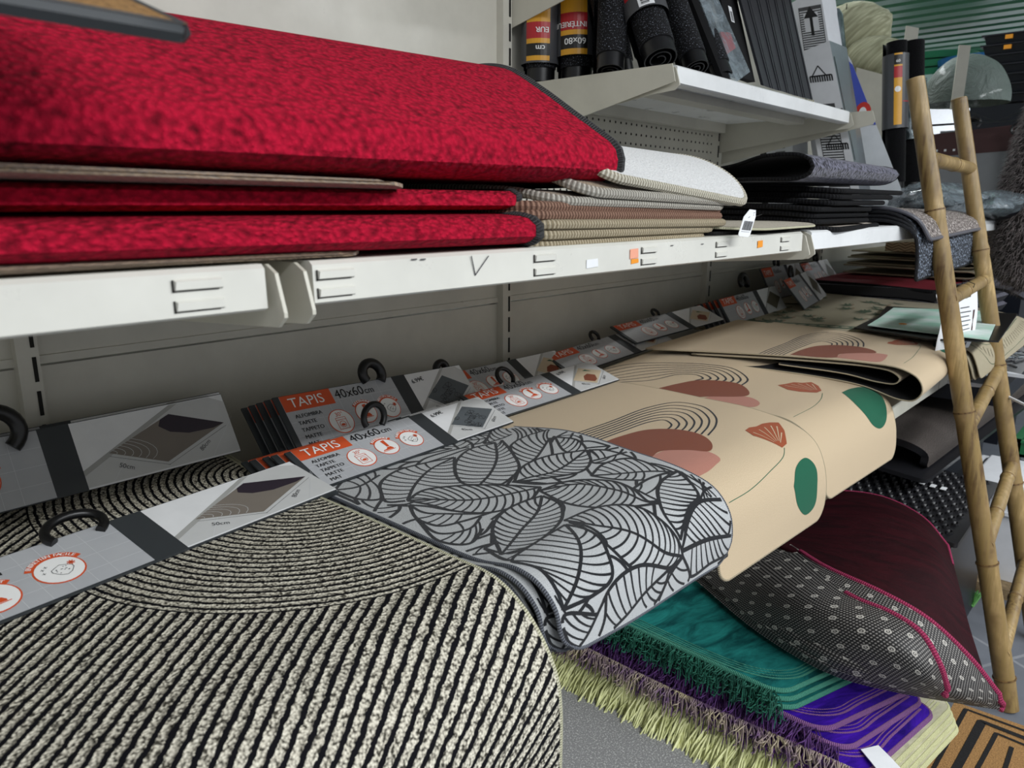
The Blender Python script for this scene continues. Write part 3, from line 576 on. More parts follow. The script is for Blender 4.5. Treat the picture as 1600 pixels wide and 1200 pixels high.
def hook(P, x, y, parent, r=.022, tilt=(0, 0, 1), rad=.005, wide=1.):
    mb = MB(); t = np.array(tilt, float); t /= np.linalg.norm(t); c = P(np.array([x]), np.array([y]), .002)[0]
    pts = [c+t*(r*.75-r*math.cos(q))+P.a*(r*wide*math.sin(q)) for q in np.linspace(.75, 5.3, 22)]
    mb.tube(pts, rad, 'black_plastic', 10, up=tuple(P.n), flat=1.0); o = mb.build('hanger_hook', parent); o['label'] = 'black plastic hanger hook'; return o
def inpoly(P, Q):
    x, y = P[:, 0], P[:, 1]; ins = np.zeros(len(P), bool); n = len(Q)
    for i in range(n):
        a, b = Q[i], Q[(i+1) % n]; c = ((a[1] > y) != (b[1] > y)); xi = (b[0]-a[0])*(y-a[1])/(b[1]-a[1]+1e-12)+a[0]; ins ^= c & (x < xi)
    return ins
_lc = []
def leafpattern(mb, S, leaves, mat='leaf_line', wo=.0050, wv=.0026, gap=.0125):
    """leaves = (midrib, side outline, side outline) in mat coordinates; later leaves lie over earlier ones"""
    if _lc:
        for pts, a, b, o in _lc: ribbon(mb, S, pts, a, mat, o, b, raw=True)
        return
    polys = []; Ls = []
    for mid, a, b in leaves:
        Ls.append((dens(mid, .003), dens(a, .003), dens(b, .003))); polys.append(np.concatenate([dens(a, .006), dens(b, .006)[::-1]]))
    bb = [(q.min(0), q.max(0)) for q in polys]
    def put(pts, w0, w1, i, off):
        keep = (pts[:, 0] > .004) & (pts[:, 0] < S.W-.004) & (pts[:, 1] > .004) & (pts[:, 1] < S.L-.004)
        lo, hi = pts.min(0), pts.max(0)
        for j in range(i+1, len(polys)):
            if (bb[j][0] > hi).any() or (bb[j][1] < lo).any(): continue
            keep &= ~inpoly(pts, polys[j])
        ww = np.linspace(w0, w1, len(pts)); st = None
        for k in range(len(pts)+1):
            ok = k < len(pts) and keep[k]
            if ok and st is None: st = k
            if not ok and st is not None:
                if k-st > 6: ribbon(mb, S, pts[st:k], ww[st], mat, off, ww[k-1], raw=True); _lc.append((pts[st:k], ww[st], ww[k-1], off))
                st = None
    for i, (m_, a, b) in enumerate(Ls):
        for o in (a, b): put(o, wo, wo, i, .0005)
        put(m_, wo*.9, wo*.9, i, .0005)
        Lm = np.r_[0, np.cumsum(np.linalg.norm(np.diff(m_, axis=0), axis=1))][-1]; n = max(3, int(Lm/gap))
        for o in (a, b):
            dist = np.min(np.linalg.norm(o[:, None]-m_[None, ::4], axis=2), axis=1).max()
            if dist < .008: continue
            for k in range(1, n+1):
                u = k/(n+1); v = u+.10*(1-u)*1.2 if u < .8 else u+.02
                p0 = m_[int(u*(len(m_)-1))]; p2 = o[int(max(0, min(1, u-.14+.06*u))*(len(o)-1))]; d = p2-p0
                if np.linalg.norm(d) < .004: continue
                nn = np.array([-d[1], d[0]])*.16*(1 if np.dot(np.array([-d[1], d[0]]), m_[-1]-m_[0]) > 0 else -1)
                q = np.array([p0*(1-t)**2+(p0*.5+p2*.5+nn)*2*t*(1-t)+p2*t*t for t in np.linspace(0, 1, max(4, int(np.linalg.norm(d)/.0035)))]); put(q, wv, wv*1.35, i, .0004)
LEAF = [
 # quiet ground leaves first
 ([(0.0145,0.0821),(0.0436,0.0947),(0.0954,0.0821)], [(0.0145,0.0821),(0.0674,0.0494),(0.1027,0.0520),(0.1234,0.0771)], [(0.0145,0.0821),(0.0176,0.1274),(0.0373,0.1458),(0.0840,0.1199)]),
 ([(0.1566,0.0939),(0.2033,0.1006),(0.2687,0.1073)], [(0.1566,0.0939),(0.1878,0.0821),(0.2479,0.0914),(0.2739,0.1023)], [(0.1566,0.0939),(0.1722,0.1307),(0.2261,0.1299),(0.2687,0.1073)]),
 ([(0.0311,0.1659),(0.0560,0.1827),(0.0965,0.1735),(0.1411,0.1928),(0.1566,0.1970)], [(0.0311,0.1659),(0.0809,0.1592),(0.1504,0.1324),(0.2230,0.1157)], [(0.0311,0.1659),(0.0674,0.2012),(0.1255,0.2070),(0.1608,0.2062)]),
 ([(0.4150,0.1735),(0.4025,0.1291),(0.3413,0.1249),(0.2998,0.1148)], [(0.4150,0.1727),(0.4150,0.1190),(0.4035,0.0612),(0.2998,0.1148)], [(0.3984,0.1861),(0.3724,0.1592),(0.3423,0.1492),(0.2998,0.1148)]),
 ([(0.0259,0.3487),(0.0311,0.3998),(0.0622,0.4040),(0.0913,0.4115)], [(0.0259,0.3487),(0.0643,0.3562),(0.1006,0.3671),(0.1245,0.3864)], [(0.0259,0.3487),(0.0124,0.4191),(0.0539,0.4442)]),
 ([(0.0529,0.1861),(0.0498,0.2171),(0.0695,0.2447),(0.1151,0.3000)], [(0.0529,0.1861),(0.0674,0.2070),(0.0820,0.2456),(0.1172,0.2984)], [(0.0529,0.1861),(0.0301,0.2213),(0.0311,0.2674),(0.0747,0.2799),(0.1131,0.3009)]),
 ([(0.0270,0.2246),(0.0187,0.2732),(0.0550,0.2967),(0.0923,0.2875)], [(0.0270,0.2246),(0.0342,0.2590),(0.0664,0.2757),(0.1120,0.2908)], [(0.0270,0.2246),(0.0041,0.2866),(0.0239,0.3235),(0.0664,0.3118)]),
 ([(0.2521,0.2355),(0.2915,0.2364),(0.3185,0.2481)], [(0.2023,0.2623),(0.2469,0.2364),(0.2770,0.2347),(0.2988,0.2489)], [(0.2023,0.2623),(0.2303,0.2783),(0.2625,0.2808),(0.2832,0.2732)]),
 ([(0.4118,0.4987),(0.3662,0.4911),(0.3444,0.4895)], [(0.4025,0.4409),(0.4150,0.4543),(0.4150,0.4786),(0.4118,0.4987)], [(0.4025,0.4409),(0.3776,0.4685),(0.3610,0.4870),(0.4118,0.4987)]),
 ([(0.1618,0.2900),(0.2064,0.3076),(0.2396,0.3311)], [(0.2064,0.2548),(0.2220,0.2925),(0.2396,0.3118),(0.2728,0.3403)], [(0.1618,0.2900),(0.1618,0.3135),(0.1795,0.3277),(0.2189,0.3260)]),
 ([(0.3320,0.1525),(0.3174,0.2129),(0.3880,0.2037)], [(0.3973,0.0997),(0.4150,0.1173),(0.4004,0.1710),(0.3838,0.2070)], [(0.2531,0.2179),(0.2739,0.2372),(0.3268,0.2280),(0.3838,0.2070)]),
 ([(0.3797,0.2104),(0.3413,0.2674),(0.3672,0.2908)], [(0.3797,0.2104),(0.3901,0.2506),(0.3776,0.2791),(0.3672,0.2908)], [(0.3797,0.2104),(0.3392,0.2322),(0.3247,0.2699),(0.3672,0.2908)]),
 ([(0.3403,0.3202),(0.3579,0.3311),(0.4046,0.3545)], [(0.3693,0.2942),(0.3869,0.3202),(0.3921,0.3520),(0.3890,0.3839)], [(0.3693,0.2942),(0.3340,0.3235),(0.3434,0.3386),(0.3890,0.3839)]),
 # the traced leaves
 ([(0.2230,0.1157),(0.1629,0.1207),(0.1089,0.1433),(0.0612,0.1743)], [(0.2230,0.1157),(0.1743,0.0955),(0.1255,0.0872),(0.0778,0.1048),(0.0529,0.1324),(0.0384,0.1584),(0.0612,0.1743)], [(0.2230,0.1157),(0.1732,0.1668),(0.1566,0.1970),(0.0882,0.1877),(0.0612,0.1743)]),
 ([(0.3735,0.2053),(0.2915,0.2364),(0.2521,0.2355)], [(0.4118,0.1760),(0.3641,0.1584),(0.3164,0.1643),(0.2863,0.1928),(0.2521,0.2355)], [(0.3735,0.2053),(0.3050,0.2573),(0.2842,0.2414),(0.2521,0.2355)]),
 ([(0.3123,0.1307),(0.2583,0.1810),(0.2096,0.2079),(0.1701,0.2196)], [(0.3123,0.1307),(0.2708,0.1123),(0.2168,0.1282),(0.1732,0.1676),(0.1587,0.1986),(0.1701,0.2196)], [(0.3299,0.1299),(0.2905,0.1886),(0.2510,0.2347),(0.2158,0.2456),(0.1867,0.2447),(0.1701,0.2196)]),
 ([(0.0612,0.1743),(0.0871,0.1944),(0.1224,0.2397),(0.1587,0.2674),(0.2168,0.3026)], [(0.0612,0.1743),(0.1037,0.1668),(0.1504,0.1970),(0.1867,0.2447),(0.2168,0.3026)], [(0.0612,0.1743),(0.0737,0.2070),(0.0820,0.2456),(0.1120,0.2908),(0.1722,0.3135),(0.2168,0.3026)]),
 ([(0.3672,0.2908),(0.2718,0.2892),(0.2324,0.2682),(0.2075,0.2581)], [(0.3672,0.2908),(0.3081,0.2464),(0.2562,0.2372),(0.2075,0.2581)], [(0.3672,0.2908),(0.3382,0.3168),(0.2977,0.3244),(0.2510,0.2959),(0.2075,0.2581)]),
 ([(0.2925,0.3436),(0.3278,0.3813),(0.3589,0.4098),(0.3890,0.4367)], [(0.2925,0.3436),(0.3403,0.3403),(0.3869,0.3696),(0.3880,0.4115),(0.3890,0.4367)], [(0.2925,0.3436),(0.3060,0.3922),(0.3299,0.4233),(0.3890,0.4367)]),
 ([(0.2064,0.3076),(0.2604,0.3478),(0.2676,0.4065),(0.2635,0.4501),(0.2791,0.4652)], [(0.2064,0.3076),(0.2604,0.3285),(0.2936,0.3805),(0.2811,0.4341),(0.2791,0.4652)], [(0.2064,0.3076),(0.1940,0.3663),(0.2002,0.4124),(0.2344,0.4467),(0.2791,0.4652)]),
 ([(0.2863,0.4207),(0.2822,0.4467),(0.2842,0.4626)], [(0.2863,0.4207),(0.3330,0.4216),(0.3797,0.4341),(0.3330,0.4417),(0.2842,0.4626)], [(0.2863,0.4207),(0.2749,0.4375),(0.2687,0.4543),(0.2842,0.4626)]),
 ([(0.1432,0.3964),(0.1504,0.4383),(0.1836,0.4794),(0.2158,0.5188),(0.2656,0.5414)], [(0.1432,0.3964),(0.2002,0.4124),(0.2396,0.4501),(0.2500,0.4861),(0.2625,0.5263),(0.2656,0.5414)], [(0.1432,0.3964),(0.1359,0.4308),(0.1297,0.4794),(0.1432,0.5180),(0.2303,0.5456),(0.2656,0.5414)]),
 ([(0.1950,0.3210),(0.1504,0.3453),(0.0903,0.3604),(0.0218,0.3839)], [(0.1950,0.3210),(0.1670,0.3093),(0.1234,0.3042),(0.0737,0.3235),(0.0218,0.3839)], [(0.1950,0.3210),(0.1888,0.3554),(0.1483,0.3889),(0.0923,0.4040),(0.0477,0.4040),(0.0218,0.3839)]),
 ([(0.1400,0.4073),(0.1297,0.4601),(0.1234,0.4802)], [(0.1400,0.4073),(0.1411,0.4442),(0.1328,0.4727),(0.1234,0.4802)], [(0.1400,0.4073),(0.1069,0.4425),(0.0975,0.4610),(0.1234,0.4802)]),
 ([(0.1317,0.4065),(0.0954,0.4593),(0.0550,0.4945),(0.0093,0.5205)], [(0.1317,0.4065),(0.0705,0.4065),(0.0104,0.4174),(0.0176,0.4618),(0.0145,0.4928),(0.0093,0.5205)], [(0.1317,0.4065),(0.1328,0.4576),(0.1183,0.4895),(0.1017,0.5171),(0.0622,0.5238),(0.0093,0.5205)]),
 ([(0.3984,0.4375),(0.3392,0.4383),(0.2988,0.4534),(0.2645,0.4844),(0.2666,0.5188)], [(0.3984,0.4375),(0.3382,0.4383),(0.2977,0.4534),(0.2645,0.4844),(0.2666,0.5188)], [(0.3984,0.4375),(0.3776,0.4685),(0.3631,0.4836),(0.3237,0.4903),(0.2811,0.5087),(0.2666,0.5188)]),
 ([(0.4118,0.4987),(0.3486,0.4903),(0.2957,0.5071),(0.2635,0.5322)], [(0.4118,0.4987),(0.3486,0.4895),(0.2946,0.5062),(0.2635,0.5322)], [(0.4118,0.4987),(0.4118,0.5205),(0.3994,0.5439),(0.3278,0.5381),(0.2635,0.5322)]),
 ([(0.4139,0.5465),(0.3403,0.5381),(0.2666,0.5347)], [(0.4139,0.5465),(0.3403,0.5364),(0.2666,0.5330)], [(0.4139,0.5465),(0.4139,0.5699),(0.3506,0.5750),(0.2853,0.5750),(0.2666,0.5347)]),
 ([(0.2656,0.5414),(0.2293,0.5565),(0.1981,0.5867)], [(0.2656,0.5414),(0.2241,0.5523),(0.1764,0.5741),(0.1556,0.5842)], [(0.2656,0.5414),(0.2863,0.5783),(0.2427,0.5867),(0.1556,0.5867)]),
 ([(0.2293,0.5465),(0.1649,0.5582),(0.1255,0.5733),(0.0778,0.5867)], [(0.2293,0.5465),(0.1618,0.5213),(0.1141,0.5213),(0.0851,0.5322),(0.0633,0.5557),(0.0467,0.5867)], [(0.2293,0.5465),(0.2085,0.5733),(0.1774,0.5859),(0.1131,0.5867),(0.0550,0.5867)]),
 ([(0.0851,0.5322),(0.0643,0.5498),(0.0405,0.5716),(0.0135,0.5867)], [(0.0643,0.5498),(0.0073,0.5280),(0.0052,0.5540),(0.0135,0.5867)], [(0.0851,0.5322),(0.0747,0.5666),(0.0550,0.5867),(0.0135,0.5867)]),
]
_rl = random.Random(3)
for i_ in range(7):
    for j_ in range(9):
        c_ = np.array((.03+.058*i_+_rl.uniform(-.02, .02), .02+.068*j_+_rl.uniform(-.02, .02))); an = _rl.uniform(-1.2, 1.2)+(math.pi if (i_+j_) % 3 else 0); d_ = np.array((math.cos(an), math.sin(an))); e_ = np.array((-d_[1], d_[0])); A_, B_ = c_-d_*.055, c_+d_*.055
        LEAF.insert(0, ([tuple(A_), tuple(c_+e_*.004), tuple(B_)], [tuple(A_), tuple(c_+e_*.030-d_*.015), tuple(B_)], [tuple(A_), tuple(c_-e_*.026-d_*.015), tuple(B_)]))
def cream_print2(mb, S):
    o = catmull([(0.0000,0.0000),(0.0627,0.0000),(0.1584,0.0319),(0.2264,0.1256),(0.2572,0.1855),(0.2721,0.2396),(0.2285,0.2879),(0.1552,0.3014)], 60); i = catmull([(0.0000,0.0995),(0.0659,0.1662),(0.1435,0.1865),(0.1669,0.2135),(0.1552,0.2348),(0.1286,0.2338)], 60)
    for k in range(7): u = k/6; ribbon(mb, S, o*(1-u)+i*u, .0036, 'print_black', .0004, raw=True)
    fill(mb, S, [(0.0000,0.2135),(0.0818,0.2241),(0.1392,0.2396),(0.1764,0.2860),(0.1435,0.3237),(0.0957,0.3391),(0.0351,0.2908),(0.0000,0.2696),(0.0000,0.2357)], 'terracotta', .0006, curve=True)
    fill(mb, S, [(0.0149,0.2889),(0.0744,0.3053),(0.0903,0.3497),(0.0616,0.3816),(0.0255,0.3836),(0.0000,0.3372)], 'pink_print', .0005, curve=True)
    fill(mb, S, [(0.3071,0.4744),(0.3645,0.4744),(0.4145,0.4889),(0.4177,0.5227),(0.3932,0.5565),(0.3656,0.5835),(0.3231,0.5922),(0.2816,0.5739),(0.2700,0.5352),(0.2806,0.5092)], 'green_print', .0005, curve=True)
    fill(mb, S, [(0.2338,0.3507),(0.2614,0.3594),(0.2891,0.3652),(0.3018,0.3807),(0.3284,0.3923),(0.3125,0.4145),(0.2753,0.4377),(0.2487,0.4367),(0.2221,0.4048),(0.2147,0.3807)], 'rust_print', .0005)
    base = np.array([(0.2614,0.4348)][0])
    for p in [(0.2413,0.3575),(0.2657,0.3642),(0.2859,0.3729),(0.3040,0.3865),(0.3157,0.3971)]: p = np.array(p); ribbon(mb, S, [p*.93+base*.07, p*.2+base*.8], .0024, 'cream_fabric', .0008, .001, curve=False)
    ribbon(mb, S, [(0.2561,0.4483),(0.2062,0.4676),(0.1371,0.4840),(0.0266,0.4937)], .0014, 'green_print', .0004)
def cream_print(mb, S):
    o = catmull([(0.0446,0.2190),(0.1468,0.2266),(0.2764,0.2314),(0.3422,0.2561),(0.3493,0.3028),(0.3038,0.3551),(0.2552,0.3808),(0.1954,0.3970)], 60); i = catmull([(0.0567,0.2714),(0.1205,0.2752),(0.1944,0.2818),(0.2218,0.2952),(0.2066,0.3190),(0.1873,0.3266),(0.1721,0.3285)], 60)
    o[0, 0] = i[0, 0] = .004
    for k in range(7): u = k/6; ribbon(mb, S, o*(1-u)+i*u, .0034, 'print_black', .0004, raw=True)
    fill(mb, S, [(0.0132,0.2847),(0.0911,0.2885),(0.1549,0.3056),(0.1863,0.3437),(0.1883,0.3875),(0.1600,0.4275),(0.1256,0.4418),(0.1023,0.4094),(0.0668,0.3789),(0.0192,0.3818),(0.0071,0.3523)], 'terracotta', .0006, curve=True)
    fill(mb, S, [(0.0192,0.3818),(0.0719,0.3818),(0.1083,0.4056),(0.1245,0.4456),(0.1195,0.4703),(0.0921,0.4780),(0.0476,0.4837),(0.0203,0.4799),(0.0132,0.4294)], 'pink_print', .0005, curve=True)
    fill(mb, S, [(0.2663,0.5694),(0.2896,0.5427),(0.3402,0.5351),(0.3665,0.5579),(0.3625,0.5932),(0.3534,0.6284),(0.3159,0.6360),(0.2774,0.6065)], 'green_print', .0005, curve=True)
    ped = [(0.2886,0.5008),(0.3129,0.4980),(0.3544,0.4723),(0.3767,0.4494),(0.3595,0.4399),(0.3382,0.4342),(0.3139,0.4342),(0.2957,0.4285),(0.2754,0.4313),(0.2663,0.4532)]
    fill(mb, S, ped, 'rust_print', .0005)
    base = np.array([(0.2886,0.4961)][0])
    for p in [(0.2785,0.4418),(0.3038,0.4418),(0.3271,0.4418),(0.3483,0.4456),(0.3595,0.4532),(0.3422,0.4723)]:
        p = np.array(p); ribbon(mb, S, [p*.93+base*.07, p*.2+base*.8], .0024, 'cream_fabric', .0008, .001, curve=False)
    ribbon(mb, S, [(0.2947,0.5027),(0.2693,0.5151),(0.2045,0.5265),(0.1205,0.5380),(0.0486,0.5399)], .0012, 'green_print', .0004)
# ------------------------------------------------------------------ the hanging mats
def hang(key, name, label, group, top, under, edge, rad, pattern=None, card=None, loc=None, r=.035, th=.0035, hk=None, detail=True, price=None, r0=.006):
    S = SURF[key]; p = S(S.W/2, S.L*.3); root = thing(name, label, 'mat', tuple(float(q) for q in p), group); mb = MB()
    per = sheet(mb, S, top, under, th, r, r0=r0)
    if pattern: pattern(mb, S)
    mb.build('fabric', root); binding(S, per, th, rad, edge, parent=root)
    if card:
        c, P = make_card(*card, parent=root, detail=detail, price=price)
        if hk: hook(P, hk[0], hk[1], root, tilt=hk[2], r=hk[3], rad=hk[4] if len(hk) > 4 else .005, wide=hk[5] if len(hk) > 5 else 1.)
    return root
lp = lambda mb, S: leafpattern(mb, S, LEAF)
leaf = hang('leaf', 'leaf_mat', 'grey mat with black leaf pattern, topmost of its pile, hooked header marked 6.99€', 'grey leaf mats', 'leaf_fabric', 'underside', 'grey_binding', .0026, lp,
            ('leaf', (.553, .868, .806), (.972, .878, .812), (0, .93, .33), .096), price='6.99€', r=.04, hk=(.17, .094, (0.1, .25, .9), .021, .0055))
SURF['leafback'] = Surf([[(.565, 1.07, .80), (.98, 1.07, .80)], [(.565, 1.0, .797), (.98, 1.0, .797)], [(.56, .9, .782), (.97, .9, .782)], [(.545, .6, .778), (.95, .6, .778)], [(.545, .50, .774), (.95, .50, .772)], [(.545, .47, .765), (.95, .475, .76)], [(.545, .458, .752), (.95, .46, .74)]])
lb = hang('leafback', 'leaf_mat', 'grey leaf mat on the rear pile, header standing above the hooked one', 'grey leaf mats', 'leaf_fabric', 'underside', 'grey_binding', .0026, lp,
          ('leaf', (.592, .985, .822), (1.005, .985, .812), (0, .70, .71), .105), price='6.99€', r=.04, hk=(.20, .10, (-.1, .3, .95), .02, .009))
for k in range(1, 5):
    copytree(leaf, (-.008*k-.004*(k % 2), .017*k, -.0052*k), .006*k, label=['', 'grey leaf mat second from the top of the front pile', 'grey leaf mat third from the top of the front pile', 'grey leaf mat fourth from the top of the front pile', 'grey leaf mat at the bottom of the front pile, left edge fanned out'][k])
for k in range(1, 5):
    copytree(lb, (-.007*k, .012*k, -.005*k), .003*k, label=['', 'grey leaf mat just behind the standing header of the rear pile', 'grey leaf mat third in the rear pile of leaf mats', 'grey leaf mat fourth in the rear pile of leaf mats', 'grey leaf mat at the very back of the rear pile'][k])
st1 = hang('stripe', 'striped_mat', 'cream and black corded mat filling the foreground, arcs at its corner', 'striped corded mats', 'striped_weave', 'underside', 'cream_edge', .003, None,
     ('stripe', (.03, .752, .822), (.548, .822, .818), (0, .97, .2), .100), r=.075, r0=.01, hk=(.225, .085, (0, .93, .3), .024, .0055, 1.3), th=.004)
copytree(st1, (.007, .008, -.006), 0, label='cream and black corded mat directly below the foreground one, rim showing at its right')
copytree(st1, (.013, .016, -.012), 0, label='cream and black corded mat third down, its hem peeking out by the hanging leaf mat')
st2 = hang('stripe2', 'striped_mat', 'cream and black corded mat farther back, header card leaning on the grey panel', 'striped corded mats', 'striped_weave_back', 'underside', 'cream_edge', .003, None,
     ('stripe', (.015, 1.055, .82), (.537, 1.065, .82), (0, .5, .87), .098), r=.06, r0=.01, hk=(.205, .080, (0, .2, 1), .030, .010, 1.2), th=.004)
copytree(st2, (.012, .03, -.004), .0, label='cream and black corded mat hidden behind the leaning header card')
CR = ('cream_fabric', 'underside', 'sand_edge', .0021)
c1 = hang('cream1', 'cream_mat', 'cream mat with rainbow, terracotta shapes and green oval, nearest, beside the leaf mats', 'cream rainbow mats', *CR, cream_print,
     ('cream', (.945, .905, .816), (1.352, .905, .822), (0, .93, .3), .092), price='6.99€', r=.03, th=.003, hk=(.135, .09, (0, .5, .6), .02, .0045))
c2 = hang('cream2', 'cream_mat', 'cream mat with rainbow and green oval hanging right behind the nearest one', 'cream rainbow mats', *CR, cream_print2,
     ('cream', (1.34, 1.03, .815), (1.77, 1.015, .842), (0, .9, .35), .092), price='6.99€', r=.03, th=.003, hk=(.2, .09, (0, .5, .6), .014, .0045), detail=False)
for k in range(1, 4): copytree(c2, (-.008*k, .01*k, -.0045*k), .003*k, label=['', 'cream mat directly under the second rainbow mat', 'cream mat third down in the middle pile', 'cream mat lowest in the middle pile'][k])
SURF['cream4'] = Surf([[(.97, 1.09, .80), (1.37, 1.09, .80)], [(.965, 1.0, .798), (1.365, 1.0, .80)], [(.95, .8, .793), (1.35, .8, .80)], [(.945, .55, .79), (1.345, .55, .79)], [(.945, .48, .775), (1.345, .48, .765)], [(.945, .455, .73), (1.345, .452, .72)], [(.945, .45, .70), (1.345, .447, .69)]])
c4 = hang('cream4', 'cream_mat', 'cream rainbow mat lying under the nearest one, header lying behind the leaf mats', 'cream rainbow mats', *CR, cream_print,
     ('cream', (.975, 1.04, .808), (1.385, 1.04, .808), (0, .85, .5), .092), price='6.99€', r=.03, th=.003, hk=(.04, .092, (0, .2, .95), .014, .008), detail=False)
for k in range(1, 3): copytree(c4, (-.006*k, .01*k, -.0045*k), label=['', 'cream mat second from the bottom in the nearest cream pile', 'cream mat at the bottom of the nearest cream pile'][k])
# folded cream mats: the upper one loops over at the front, an inner one is tucked inside it
SURF['fold1'] = Surf([[(1.60, 1.0, .845), (2.06, .97, .872)], [(1.68, .85, .846), (2.07, .85, .870)], [(1.75, .65, .850), (2.09, .65, .868)], [(1.775, .52, .852), (2.11, .52, .866)], [(1.775, .44, .848), (2.17, .44, .86)], [(1.775, .405, .83), (2.17, .405, .843)], [(1.775, .395, .803), (2.17, .397, .82)], [(1.775, .41, .780), (2.17, .412, .80)], [(1.775, .44, .777), (2.17, .44, .797)], [(1.775, .52, .795), (2.17, .52, .805)], [(1.75, .62, .806), (2.16, .62, .812)], [(1.66, .80, .822), (2.15, .8, .83)]])
f1 = hang('fold1', 'cream_mat', 'cream rainbow mat folded over at the front into an open loop, behind the ladder', 'cream rainbow mats', 'cream_fabric', 'underside', 'sand_edge', .0016, cream_print,
     ('cream', (1.62, 1.04, .85), (2.03, 1.0, .872), (0, .9, .35), .092), r=.008, r0=.008, th=.003, hk=(.2, .09, (0, .5, .5), .012, .004), detail=False)
SURF['fold2'] = Surf([[(1.66, .9, .837), (2.15, .9, .862)], [(1.75, .65, .842), (2.15, .65, .860)], [(1.78, .50, .843), (2.15, .50, .855)], [(1.78, .462, .838), (2.15, .462, .85)], [(1.78, .445, .825), (2.15, .445, .838)], [(1.78, .452, .811), (2.15, .452, .822)], [(1.78, .49, .808), (2.15, .49, .818)], [(1.77, .56, .818), (2.15, .56, .825)], [(1.72, .7, .828), (2.15, .7, .838)]])
hang('fold2', 'cream_mat', 'cream mat tucked inside the open loop of the folded rainbow mat', 'cream rainbow mats', 'cream_fabric', 'underside', 'sand_edge', .0016, None, r=.004, r0=.004, th=.003)
# green-bordered mat
SURF['jungle'] = Surf([[(2.09, 1.06, .850), (2.90, 1.06, .876)], [(2.10, .98, .848), (2.90, .98, .874)], [(2.11, .75, .860), (2.90, .75, .870)], [(2.13, .52, .866), (2.90, .52, .868)], [(2.16, .44, .858), (2.90, .44, .858)], [(2.19, .39, .835), (2.90, .385, .845)], [(2.20, .375, .80), (2.90, .35, .82)], [(2.21, .37, .755), (2.90, .345, .79)]])
def jungle(mb, S):
    rr = random.Random(5); W, L = S.W, S.L; b0 = .075
    P = [(b0, .02), (b0, L*.5), (b0, L-.12), (b0+.06, L-.05), (W*.5, L-.04), (W-.05, L-.06)]; ribbon(mb, S, P, .055, 'leaf_green', .0005)
    Q = dens(P, .03)
    for p in Q: fill(mb, S, [(p[0]+.009*math.cos(a)*rr.uniform(.7, 1.2), p[1]+.013*math.sin(a)) for a in np.linspace(0, 6.28, 8)[:-1]], 'olive_fabric', .001)
    for k in range(46):
        x, y = rr.uniform(.1, W-.08), rr.uniform(.04, L-.16); k_ = rr.random()
        if k_ < .35: fill(mb, S, [(x+.03*math.cos(a), y+.008*math.sin(a)) for a in np.linspace(0, 6.28, 10)[:-1]], 'brown_print', .0005)
        n = rr.randint(4, 7)
        for j in range(n):
            a = -1.57+(j-n/2)*.45; l = rr.uniform(.025, .06); ribbon(mb, S, [(x, y), (x+l*.6*math.cos(a), y+l*.6*math.sin(a)), (x+l*math.cos(a+.3), y+l*math.sin(a+.3))], .011, 'leaf_green', .0007, .001)
jg = hang('jungle', 'green_bordered_mat', 'sand-coloured mat with dark green border and small plants, behind the ladder', None, 'olive_fabric', 'underside', 'sand_edge', .0018, jungle,
     ('green', (2.085, 1.005, .846), (2.49, 1.0, .858), (-.02, .55, .84), .090), price='6.99€', r=.06, th=.003, detail=False, hk=(.2, .11, (0, .3, .95), .022, .009))
for k in range(1, 5): copytree(jg, (-.011*k, .012*k, -.0045*k), label=['', 'sand-coloured mat directly under the green-bordered one', 'sand-coloured mat third in the pile behind the ladder', 'sand-coloured mat fourth in the pile behind the ladder', 'sand-coloured mat lowest in the pile behind the ladder'][k])
SURF['jungle2'] = Surf([[(2.5, 1.14, .90), (3.0, 1.14, .90)], [(2.5, 1.02, .905), (3.0, 1.0, .905)], [(2.52, .9, .897), (3.0, .9, .900)]])
for k, (bl, br, up_) in enumerate((((2.46, .93, .865), (2.86, 1.0, .87), (-.25, .6, .75)), ((2.55, 1.08, .875), (2.95, 1.10, .875), (0, .45, .88)), ((2.95, 1.08, .88), (3.3, 1.10, .88), (0, .6, .8)))):
    S_ = Surf([[(bl[0], bl[1]+.05, bl[2]-.002), (br[0], br[1]+.05, br[2]-.002)], [(bl[0], bl[1], bl[2]-.004), (br[0], br[1], br[2]-.004)], [(bl[0]+.02, bl[1]-.08, bl[2]-.004), (br[0], br[1]-.08, br[2]-.006)]]); SURF['h%d' % k] = S_
    hang('h%d' % k, 'green_bordered_mat', ['sand-coloured mat whose header leans across the others, black hook upright', 'sand-coloured mat with its header against the steel panel, left of the crimson mat', 'sand-coloured mat with grey header nearest the crimson mat'][k], None, 'olive_fabric', 'underside', 'sand_edge', .0016, None,
         ('green', bl, br, up_, .12), price='6.99€', detail=False, r=.01, hk=(.12+.04*k, .12, (0, .2, 1), .02, .006))
